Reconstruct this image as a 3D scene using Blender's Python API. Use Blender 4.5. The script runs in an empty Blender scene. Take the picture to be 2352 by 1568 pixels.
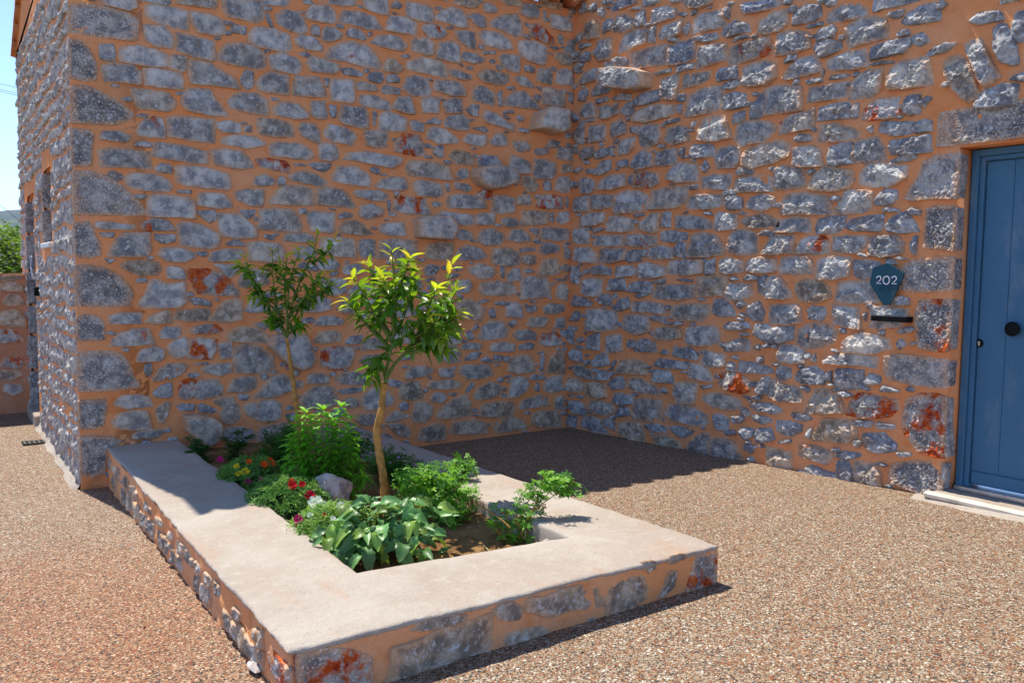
import bpy, math, random
import numpy as np
from mathutils import Vector, Matrix, noise
R = math.radians
random.seed(7)
scene = bpy.context.scene
COL = scene.collection

# ---------------------------------------------------------------- camera
# World: +X runs along the shaded gable wall towards the inner corner, +Y runs into the
# picture along the door wall, the inner corner of the two walls stands at the origin.
FPX, PW, PH = 1950.0, 2352.0, 1568.2          # focal length and photo size in one pixel unit
YAW, PITCH, ROLL = 34.4364, 4.3322, 0.75995
CAM = np.array([-5.60614, -7.10403, 1.6])
_y, _p, _r = R(YAW), R(PITCH), R(ROLL)
FW = np.array([math.sin(_y)*math.cos(_p), math.cos(_y)*math.cos(_p), -math.sin(_p)])
_rt = np.array([math.cos(_y), -math.sin(_y), 0.0]); _up = np.cross(_rt, FW)
RT = _rt*math.cos(_r) + _up*math.sin(_r); UP = -_rt*math.sin(_r) + _up*math.cos(_r)
cd = bpy.data.cameras.new('camera'); cam = bpy.data.objects.new('camera', cd); COL.objects.link(cam)
cd.sensor_width = 36.0; cd.lens = FPX/PW*36.0; cd.clip_start = 0.05; cd.clip_end = 20000
cam.matrix_world = Matrix(((RT[0], UP[0], -FW[0], CAM[0]), (RT[1], UP[1], -FW[1], CAM[1]), (RT[2], UP[2], -FW[2], CAM[2]), (0, 0, 0, 1)))
scene.camera = cam

# ---------------------------------------------------------------- sky and sun
SUN_TO = Vector((-0.14, 1.0, 1.86)).normalized()      # direction towards the sun
world = bpy.data.worlds.new('World'); scene.world = world; world.use_nodes = True
wn = world.node_tree; bg = wn.nodes['Background']
sky = wn.nodes.new('ShaderNodeTexSky'); sky.sky_type = 'NISHITA'; sky.sun_disc = False
sky.sun_elevation = math.asin(SUN_TO.z); sky.sun_rotation = math.atan2(SUN_TO.x, SUN_TO.y)
sky.altitude = 1500; sky.air_density = 0.52; sky.dust_density = 0.0; sky.ozone_density = 1.0
wn.links.new(sky.outputs[0], bg.inputs[0]); bg.inputs[1].default_value = 0.15
sl = bpy.data.lights.new('sun', 'SUN'); sl.energy = 2.75; sl.angle = R(0.53); sl.color = (1.0, 0.94, 0.83)
so = bpy.data.objects.new('sun', sl); COL.objects.link(so); so.location = (-2, 12, 22)
so.rotation_euler = (-SUN_TO).to_track_quat('-Z', 'Y').to_euler()
scene.view_settings.view_transform = 'Standard'; scene.view_settings.look = 'None'
scene.view_settings.gamma = 1.0; scene.view_settings.use_curve_mapping = False
scene.view_settings.exposure = 1.4
scene.render.engine = 'CYCLES'
scene.cycles.max_bounces = 8; scene.cycles.diffuse_bounces = 5; scene.cycles.transparent_max_bounces = 8

# ---------------------------------------------------------------- stone outlines
# One outline per stone, read off the photograph (units of 4.464 photo pixels from the
# given corner).  They are projected on the plane of their own wall further down.
# Leading letter: o = orange lichen/iron patch, r = red patch, t = tan, b = blue-grey,
# q = hammer-dressed quoin, p = stone standing far out of the wall, w = pale.
GABLE = {
(0, 0): """
69,-1 78,-4 86,0 82,1; 92,-2 120,0 123,8 115,10 95,5 91,2; 126,-3 152,-2 153,4 146,5 128,1; 157,-3 193,-2 195,6 190,8 160,4
200,0 235,2 236,18 228,20 205,15 200,9; q 60,4 70,3 95,6 115,12 125,18 124,37 118,38 95,35 61,30
132,6 140,5 160,9 167,11 166,26 155,25 140,20 131,15; 173,12 188,14 198,19 203,26 198,31 190,32 178,29 171,20
209,22 220,25 219,31 208,29; 130,24 147,24 155,32 154,43 140,42 131,36 129,28; 160,31 170,32 190,38 192,52 188,54 170,50 159,46
223,30 232,25 245,26 257,32 261,40 260,45 254,47 235,43 224,39; 195,48 205,41 215,39 228,42 236,48 239,55 237,60 229,62 205,57 197,54
q 60,35 72,36 80,43 86,55 88,66 86,73 76,74 61,71; 90,42 97,40 101,41 103,51 100,54 91,53 89,46; 106,46 110,43 122,42 138,45 150,50 149,60 135,60 110,55
151,53 156,50 166,52 166,63 163,65 152,61; 170,56 176,55 188,57 198,65 210,70 212,79 195,77 172,75 169,66; 92,60 100,57 120,60 126,66 124,75 110,74 95,73 92,67
130,62 140,62 160,66 164,70 163,79 155,80 132,76 129,68; 216,70 220,64 226,66 226,78 221,80 217,76; q 60,77 75,76 85,79 105,90 120,101 122,105 115,109 103,113 61,111
119,80 140,82 150,84 158,91 155,97 149,100 125,97 119,88; 165,85 170,80 188,81 194,92 203,101 203,104 190,104 170,99 162,93
203,91 213,84 229,84 238,90 240,100 238,103 222,101 208,97; q 61,114 80,116 85,120 83,135 82,150 62,150; 89,122 93,118 105,118 117,122 113,127 110,128 90,125
o 122,118 127,110 137,105 145,107 148,118 147,124 135,123 124,121; 152,106 160,105 190,108 190,127 175,127 152,122; 194,110 205,109 215,111 215,119 200,119 194,114
219,114 225,113 225,118 220,118; 198,124 210,121 228,123 238,128 235,131 220,133 200,129; 122,128 130,127 136,130 135,132 122,131
138,129 145,128 165,131 185,136 184,146 170,146 138,140 137,134; 90,135 100,133 115,135 130,137 135,145 134,151 115,150 92,149 89,143
190,136 200,134 215,136 225,144 226,150 215,152 195,147 190,142; 139,151 145,147 153,149 153,155 142,154
""",
(0, 700): """
159,-6 165,-8 185,-6 203,-1 206,3 206,10 202,13 170,10 160,6; 96,0 100,-3 109,0 109,4 104,5 98,2; 112,2 120,-1 140,0 150,5 155,11 150,14 140,15 125,13 115,10
q 62,-4 80,-4 95,0 110,9 125,23 133,36 120,37 62,36; 120,18 130,18 131,20 126,22 121,20; 134,20 140,18 165,20 174,24 172,38 160,38 135,36; 159,14 170,14 170,17 160,16
177,25 180,18 185,16 200,18 207,24 207,29 195,30 178,27; 210,16 220,13 235,14 236,24 233,28 222,27 212,22; 177,33 192,32 193,40 188,43 181,38
215,32 228,32 228,36 222,39 218,36; 196,36 215,35 229,48 229,56 212,57 199,54 196,45; q 63,42 80,41 84,47 87,55 90,60 91,73 80,75 63,74
88,43 92,42 121,45 122,47 117,49 95,49 88,48; r 127,44 138,39 150,41 156,47 156,50 135,50 127,48; 160,47 165,42 182,46 196,53 197,58 192,64 180,66 163,62 160,55
90,52 102,52 101,56 92,55; 98,70 103,60 110,53 120,52 133,53 133,60 135,67 131,72 115,73 99,72; 140,54 155,54 156,60 145,61 140,58
142,70 147,66 158,65 170,68 175,74 165,78 150,77 143,73; 176,69 185,69 184,73 178,72; 203,61 212,58 219,62 219,64 205,63; 187,75 190,69 205,66 218,68 219,73 210,77 190,77
223,62 233,60 250,62 256,70 252,76 240,78 225,76; q 64,80 80,80 95,83 107,90 118,101 120,108 117,118 100,119 65,118; t 94,75 104,76 98,79
t 107,82 115,78 130,77 140,79 145,85 140,89 125,90 115,86; 150,83 155,82 164,84 165,93 150,92 149,87; 192,80 210,81 214,85 207,92 202,90 196,84
o 214,92 220,86 233,84 240,88 240,98 228,101 216,100 213,96; r 171,86 185,84 198,89 208,97 213,104 212,108 190,107 178,105 173,98 170,92
125,115 130,106 135,95 140,94 150,98 163,97 166,105 167,113 160,118 140,119 127,117; 170,112 175,110 187,113 188,117 175,116; 191,111 195,110 196,113
t 188,130 192,123 200,114 210,111 216,114 216,129 205,132 195,130; 221,118 225,109 235,109 240,116 240,122 225,123 219,122; q 65,128 75,124 85,125 94,131 95,147 92,149 66,149
98,126 110,124 125,124 125,133 110,133 99,133; t 130,132 135,126 147,122 152,123 152,132 140,133; t 156,127 160,122 175,120 186,120 186,130 170,131 156,129
o 99,153 105,143 120,138 133,138 137,148 137,151 120,153; 143,141 148,136 160,137 162,142 158,146 145,146; o 170,140 175,136 190,133 200,138 199,141 185,142 175,142
t 204,147 207,140 215,136 229,137 240,143 240,150 225,150 205,149; 150,155 155,149 165,146 168,148 168,160 160,165 154,161; r 169,158 171,149 180,146 193,148 193,158 188,164 175,164 169,163
196,152 207,150 207,163 198,164
""",
(0, 1400): """
210,0 218,-5 230,-4 245,4 246,15 240,20 225,21 212,19 209,10; q 66,2 80,0 100,0 110,3 117,12 120,23 126,30 125,34 100,37 67,38
122,8 128,0 140,-3 146,0 147,6 143,9 125,10; 130,14 135,13 136,20 134,24 130,20; o 138,27 142,18 150,13 160,12 167,14 165,20 155,25 145,27
181,16 190,13 205,12 207,20 195,23 183,20; 174,12 185,11 186,13 175,13; r 160,35 163,28 170,26 175,28 173,40 168,44 161,41; 175,32 180,27 195,27 200,33 198,40 180,44 174,42
137,38 145,32 153,30 153,40 150,42 140,41; 204,36 210,26 220,24 229,25 229,34 220,37 206,37; q 67,45 80,44 95,43 97,50 95,58 94,68 85,71 67,72
102,47 110,41 125,40 133,43 136,50 125,51 115,52 104,50; 100,64 107,58 120,54 130,56 135,65 134,70 115,71 103,69; t 140,52 150,46 152,50 150,58 146,66 142,62 140,56
158,50 165,48 174,49 173,54 162,54; 178,50 182,48 195,54 190,56 180,55; 191,46 200,42 208,43 214,50 215,60 208,67 200,65 197,58 200,52 195,49
p 163,58 175,57 187,59 195,64 195,73 190,82 183,85 175,78 166,72; b 197,75 203,70 215,69 226,71 228,78 220,83 197,80; 119,76 125,72 145,71 148,74 140,78 120,79
219,50 225,47 235,48 236,57 225,60 219,55; q 68,77 85,76 100,77 111,81 97,87 96,100 95,110 85,115 69,113
""",
(1024, 0): """
-5,-3 10,-3 28,-2 31,3 25,6 10,5 0,3; 56,0 65,-3 85,-3 89,0 88,5 80,6 62,3; 95,-3 117,-3 118,5 117,13 110,13 97,8; 121,4 126,1 131,5 128,8 122,7
134,6 137,3 150,5 157,8 157,20 150,20 136,15; 160,7 165,6 167,9 162,9; 160,15 168,10 175,7 182,9 188,15 188,24 183,25 170,20 161,18; t 178,-2 190,-2 199,3 198,7 190,7 178,4
203,5 206,3 213,6 217,10 213,12 205,11; t 218,0 229,-2 240,3 235,6 225,5; 192,14 196,12 204,16 206,24 200,25 194,20; 209,20 220,15 233,13 238,22 238,32 233,33 222,28 210,24
17,14 25,10 38,11 42,18 46,28 40,31 30,28 20,22; 9,13 11,13 15,24 13,24 10,19; 44,14 50,6 65,6 71,12 71,20 66,21 50,18 44,16; t 7,7 12,7 15,9 12,10 8,10
74,16 79,10 90,11 105,15 113,27 100,27 85,22 75,20; 118,18 122,15 135,16 143,21 142,31 130,30 118,27; r 149,24 155,22 165,24 171,31 165,35 155,34 150,29
178,29 185,28 195,30 196,44 190,43 182,37; 200,30 205,28 220,30 229,38 229,44 220,45 205,40 200,34; 49,26 52,23 56,25 56,32 50,31; 59,28 63,25 72,26 78,31 75,35 65,38 60,36
81,30 85,26 92,28 99,34 95,36 83,33; 100,30 103,29 104,32 101,33; 35,35 40,32 52,34 60,43 58,46 45,45 37,41; 103,39 110,33 120,32 128,34 136,42 130,46 115,43
139,38 143,35 155,35 160,41 158,48 154,50 140,45; 161,50 165,40 175,38 181,42 182,56 175,56 162,52; o 62,50 66,44 75,40 85,37 98,42 105,48 112,56 108,62 95,60 80,55 64,53
184,50 187,47 195,49 205,53 205,56 195,57 185,54; 203,46 213,46 215,49 205,49; 209,54 213,53 214,57 210,57; 217,52 222,49 235,51 236,60 235,65 225,63 219,57
t 113,60 118,53 124,54 132,62 128,65 115,64; w 135,55 150,52 165,55 170,60 170,69 155,67 136,62; 12,50 20,48 35,52 41,58 40,64 35,66 15,62 12,57
45,57 50,51 60,54 73,58 74,62 70,66 50,64; 39,48 45,47 49,50 47,52 40,50; 7,46 11,45 13,47 9,48; 75,62 85,62 96,66 94,69 80,67; t 100,69 105,65 112,66 114,71 110,75 102,72
117,69 122,67 128,70 128,74 118,74; 173,63 180,63 193,68 193,71 185,72 174,68; 197,68 205,63 218,65 225,67 227,73 220,77 205,74; 188,60 193,60 194,63 189,62
33,80 36,69 50,69 56,70 63,87 50,87 34,85; r 61,71 65,71 64,78 62,77; 67,74 70,72 85,73 87,76 87,91 80,92 68,89; 89,75 95,73 105,77 109,81 108,82 92,81
112,80 117,77 128,80 128,85 115,84; 131,80 137,70 145,68 153,72 157,80 155,86 140,86; 159,76 163,72 180,74 187,80 187,86 175,86 160,81; 193,84 197,78 205,78 214,84 212,94 205,93 195,90
216,84 220,82 220,95 217,94; 0,74 5,70 12,65 27,69 28,85 10,83 3,80; 14,97 25,92 38,94 47,102 46,106 35,107 18,103; t 13,88 18,88 21,91 15,90; 50,92 61,92 63,106 55,107 50,103 49,97
66,95 71,96 71,105 68,106 66,102; 75,101 78,96 97,97 100,103 100,114 95,115 80,111 74,108; 91,90 95,86 105,86 118,91 121,95 120,99 110,98 95,94; 122,95 127,88 138,87 142,102 135,102 123,98
148,90 153,88 163,88 163,101 150,101; 167,92 175,88 184,90 184,101 170,101; 188,98 195,94 199,95 198,105 191,101; 202,105 206,100 215,102 225,110 232,112 229,117 220,114 207,110
221,100 230,99 232,102 222,102; 105,101 108,101 107,112 105,113; 111,104 116,101 125,102 134,107 133,117 125,118 111,116; 137,110 141,108 150,111 149,118 140,117
152,110 160,106 166,109 165,112 155,111; 168,110 172,105 185,103 190,108 190,117 180,117 170,114; 193,115 205,114 209,117 205,119; 154,117 160,114 170,117 182,125 180,128 165,129 154,124
185,125 190,121 205,122 206,130 200,132 187,128; 209,128 215,120 222,121 226,126 224,130 215,131; 0,111 5,107 20,108 30,112 34,119 32,122 20,123 5,120; 38,114 42,110 52,112 57,118 57,128 50,127 40,121
61,118 66,112 78,114 88,120 90,125 85,130 70,127 62,123; 97,119 100,117 117,119 117,131 110,133 100,130; r 124,128 128,125 132,121 145,122 150,130 150,139 140,139 125,135
13,130 20,128 40,129 48,134 52,140 45,143 25,141 14,139; 56,132 60,129 70,130 74,135 73,142 65,145 58,142; 158,137 162,131 167,132 167,140 163,141; 78,143 84,137 100,136 115,139 130,141 130,147 120,151 95,145
r 0,143 10,142 25,145 30,149 29,155 15,152 2,149; 34,147 43,147 45,149 35,149; 47,147 55,146 66,147 65,152 60,154 52,151; 133,151 140,145 155,145 170,149 175,155 174,161 165,161 140,157
t 172,140 178,135 190,137 195,143 194,148 180,147; b 197,144 202,139 215,140 220,146 220,149 200,149; 179,155 185,151 190,153 190,159 185,161 179,158; 226,140 232,139 235,150 226,151
""",
(1024, 700): """
69,0 75,-7 90,-7 100,-1 103,5 100,10 85,9 69,5; p 192,2 194,-5 205,-7 225,-6 229,0 229,6 218,12 205,13 197,9; 0,2 8,0 17,4 15,9 5,10 -2,9; 19,6 22,1 27,4 25,8 20,9
29,1 40,-3 52,-1 63,5 63,9 55,10 40,7 31,5; 106,10 112,5 120,2 132,3 136,8 134,13 125,14 112,12; 142,8 145,5 155,6 166,9 167,18 160,20 145,18 142,14; 169,9 172,8 173,14 171,15
177,9 180,7 190,9 194,12 190,15 180,13; 13,23 18,15 25,10 40,10 49,13 50,27 35,27 14,25; 54,22 56,14 62,11 75,13 82,18 88,27 86,29 70,28 55,26; 87,16 92,14 110,14 119,18 115,23 105,23 92,20
r 124,27 126,21 133,19 150,22 154,28 155,35 135,35 124,31; 157,25 162,24 167,27 160,29; 170,24 175,19 185,17 198,20 206,27 205,30 190,30 175,29; r 196,18 202,14 211,15 210,22 205,23
211,33 214,20 222,18 231,21 231,33 220,35; 2,42 5,32 18,30 32,32 40,40 41,46 38,50 20,50 3,48; 45,35 50,33 69,35 69,50 65,52 50,49 47,44; 74,36 80,34 86,35 86,38 75,39
o 92,34 95,28 105,26 114,31 113,37 100,40 94,37; 118,24 120,24 120,31 118,31; 161,36 168,33 175,34 194,36 194,44 185,45 175,44; 198,36 205,34 213,35 213,44 205,45 198,44
220,40 226,38 233,40 234,46 225,47 220,44; t 73,48 80,42 90,41 103,48 105,53 95,54 78,52; 110,46 117,43 130,43 134,48 133,54 120,54 111,51; p 141,40 150,37 170,38 175,43 176,52 172,58 155,57 142,56
176,51 180,49 190,50 195,54 192,58 182,58; 199,53 205,49 212,48 222,53 223,58 218,62 205,63 199,59; 23,57 28,53 45,52 53,56 52,60 35,60 24,59; 58,60 62,57 75,56 86,58 89,66 88,73 70,73 58,68
92,60 95,58 106,59 106,73 95,74 92,69; 109,68 113,60 125,57 140,60 144,65 144,74 130,75 109,74; t 151,70 155,63 165,60 176,62 177,70 172,76 160,76 151,74; 179,73 183,66 190,63 200,66 208,73 200,76 182,76
210,76 214,67 225,66 236,70 236,80 228,82 215,80; 33,67 40,64 50,65 55,72 45,76 34,73; 55,83 57,76 70,76 75,80 72,84 60,86; 77,85 80,81 92,80 97,85 92,89 80,89; 66,88 73,86 74,89 68,90
60,105 62,94 70,92 80,94 80,105 70,108; 40,117 48,110 58,109 67,112 67,120 55,123 42,122; 83,103 88,99 100,98 107,103 105,107 84,107; 72,120 76,112 85,109 93,115 93,123 80,124
52,131 58,127 68,126 79,129 75,134 60,135 53,134; t 52,147 58,141 70,139 77,143 75,149 60,151 53,150; 80,150 85,145 95,144 92,151 82,151; 94,150 100,146 112,146 115,155 95,157
150,84 155,80 165,82 160,90 152,90; 190,83 200,79 212,83 215,88 210,92 200,93 192,88; 219,83 222,83 222,92 220,93; 224,90 230,84 236,84 238,92 236,94 226,95; 173,101 178,95 190,94 194,99 190,105 176,105
200,104 203,97 215,95 228,97 234,102 233,106 222,108 205,107; t 179,122 181,114 190,111 200,116 204,124 200,130 188,129 180,127; r 208,122 213,119 214,127 210,128; 220,125 225,120 232,119 235,126 228,128 221,127
200,145 203,136 210,131 220,132 226,138 223,145 215,147 203,147; 194,138 198,133 199,137 195,139; 198,114 205,111 210,113 200,115; 213,115 220,113 228,115 225,117 214,116
187,143 192,139 195,146 190,148; 183,153 190,150 202,151 200,156 185,156; 209,155 213,151 222,149 233,152 230,158 212,158; 168,140 175,136 183,140 183,150 175,153 168,148
118,142 125,136 140,137 145,145 138,151 122,150; 112,120 118,112 135,112 142,120 136,127 118,127; 120,98 128,92 145,93 150,100 142,105 124,105; 150,118 157,111 170,112 174,121 165,127 152,126
""",
(1024, 1400): """
-2,2 5,-3 15,-1 18,5 19,14 5,19 -3,17; p 10,-4 14,-13 42,-14 48,-6 51,8 48,15 38,17 27,12; r 58,10 60,0 72,-4 85,-2 88,5 82,14 72,18 60,14; 92,10 96,5 110,4 112,13 100,14
0,42 5,34 15,23 25,22 32,28 42,27 42,33 30,36 15,42; 46,25 48,21 60,21 65,24 64,29 50,30 46,29; 70,26 78,21 90,19 100,22 104,30 95,31 78,30; 66,21 71,20 70,23 67,23
39,48 42,40 50,34 60,31 68,34 73,42 73,48 65,51 45,52; 73,36 85,34 95,34 94,37 80,39 74,38; 0,50 5,46 15,44 22,48 23,55 20,62 5,63 -3,60; 26,52 30,50 34,51 32,53 27,53
94,48 97,40 105,34 115,34 124,43 122,48 112,53 100,53; 78,45 85,42 92,45 92,50 85,52 78,50; 27,58 33,56 38,58 37,63 30,62; 89,62 93,58 105,56 112,60 110,66 95,67
t 128,40 130,32 137,27 145,28 150,38 149,43 140,45 130,43; 133,22 138,15 150,14 160,17 155,22 145,24 135,25; 163,20 166,16 175,16 178,21 176,24 166,24; 181,20 185,14 200,13 208,14 212,22 205,25 190,26
153,31 158,28 175,26 184,29 183,33 170,35 155,34; 187,7 192,3 200,1 202,3 197,8 188,9; 200,9 207,6 214,11 205,11; 166,8 168,-3 178,-5 184,2 183,10 172,12; 215,27 219,24 222,26 220,29
194,42 200,34 210,28 218,31 220,38 214,42 200,44; 188,36 193,29 196,31 190,38; o 156,44 160,38 168,39 170,44 165,47 157,46; r 128,50 132,46 136,48 135,53 130,53
140,55 142,48 150,46 158,50 158,58 152,65 142,64 139,60; t 161,58 168,50 178,43 187,40 193,48 192,58 180,61 165,61; t 172,39 180,38 178,41 173,40; t 198,56 205,48 220,46 229,47 233,53 228,58 215,60 200,59
117,60 125,54 135,57 138,60 125,63 117,64; 117,66 130,65 138,70 138,79 128,76; t 173,66 178,63 183,66 180,68 175,67; t 145,77 150,70 165,65 170,70 168,80 155,82 146,80
t 173,73 178,65 195,62 206,65 206,74 190,75 175,75; t 213,70 216,64 229,59 240,63 243,70 215,74; b 0,80 5,70 15,66 27,65 36,69 37,75 20,80 5,82
""",
(2048, 0): """
7,8 10,4 20,4 24,10 24,16 15,17 8,13; t 24,2 28,-2 40,1 45,4 43,9 35,8 26,5; 34,16 36,13 50,17 54,22 53,28 45,28 36,25; t 50,7 56,7 57,13 52,12; r 15,31 17,24 22,22 28,26 37,35 36,40 30,39 20,34
28,11 30,11 30,19 28,18; 41,34 43,31 46,34 45,40 42,38; 46,45 50,37 56,36 56,50 48,48; 5,42 8,38 20,37 30,43 31,55 27,58 15,55 8,50; 33,42 40,42 42,44 38,45; t 38,53 40,48 50,49 55,52 53,58 45,58
11,60 14,59 20,61 19,65 12,64; 22,65 25,62 33,62 36,67 35,75 30,75 23,72; 39,74 41,64 48,62 53,66 54,77 45,76; 1,71 5,69 12,69 18,75 20,79 8,77; -6,88 3,82 12,82 20,90 24,98 10,97 -7,94
27,92 28,80 33,79 40,82 46,81 46,95 40,95 28,93; t 50,90 52,83 54,85 54,93; p 15,117 18,103 28,98 42,101 43,118 35,121 20,117; 43,104 48,99 55,100 55,105 45,106; 44,112 48,111 50,117 45,119
0,130 2,127 12,127 16,131 15,135 5,136; t 21,134 30,133 33,137 25,139 21,138; 40,142 41,131 54,134 54,145 42,142; -3,150 0,140 8,142 16,146 16,155 5,156; 19,155 21,144 30,143 38,147 40,155 35,160 20,160
t 44,155 45,148 54,147 54,154
""",
(2048, 700): """
t 8,8 10,2 15,1 20,5 25,10 20,15 13,15; 28,8 31,4 35,8 34,13 29,13; 38,13 41,3 50,2 52,15 45,16; 4,22 6,19 15,18 17,22 16,27 5,26; r 22,28 25,19 35,18 44,20 44,30 30,30; 48,21 50,20 50,29 48,28
t 9,44 10,33 20,32 31,34 31,44 20,45 10,45; 33,36 36,34 37,42 34,41; 39,38 42,34 50,33 51,42 45,44 39,41; 25,55 27,48 35,47 50,49 50,58 40,59 26,57; 15,49 20,48 24,49 22,55; 0,50 8,48 15,54 16,59 5,60 -4,58
25,66 26,60 38,62 43,66 40,69 30,71 25,69; 7,66 20,65 20,68 8,69; 47,68 50,66 52,72 50,76 47,73; t 8,74 12,72 20,73 21,79 15,81 9,78; t 23,88 27,78 33,75 40,76 43,88 35,90 25,90; t 10,85 16,84 21,87 12,88
9,110 9,93 15,91 30,92 34,98 34,108 25,110; 38,93 49,93 48,95 40,95; 39,108 41,99 47,97 50,102 49,112 42,111; -4,115 2,114 8,117 10,127 5,128 -5,126; 13,118 20,117 22,121 17,123 14,122
27,119 33,115 45,116 48,121 40,124 30,124; 13,135 17,128 30,127 33,130 28,136 18,136; 38,137 40,129 46,128 47,136; r 24,150 28,142 40,142 44,145 44,152 30,153; 0,143 5,139 15,138 22,142 20,147 5,148
t 6,153 15,150 20,152 18,156 8,156
""",
(2048, 1400): """
-3,19 0,7 5,5 15,5 20,10 20,19 5,21; 25,16 26,3 28,2 28,17; t 31,20 34,9 38,3 45,1 47,10 47,20 40,20; t 16,24 20,22 28,23 30,26 18,26; 20,35 22,29 24,31 24,37; -3,42 0,26 5,23 13,26 15,33 10,38 4,42
28,30 32,25 44,23 44,36 35,38 29,36; 6,50 10,45 25,40 32,42 33,50 20,51 8,53; o 38,52 39,43 46,41 46,48 44,53; t 17,66 19,58 25,54 40,55 44,62 43,68 25,69; t 0,60 5,60 12,66 10,69 0,72
"""}
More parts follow.
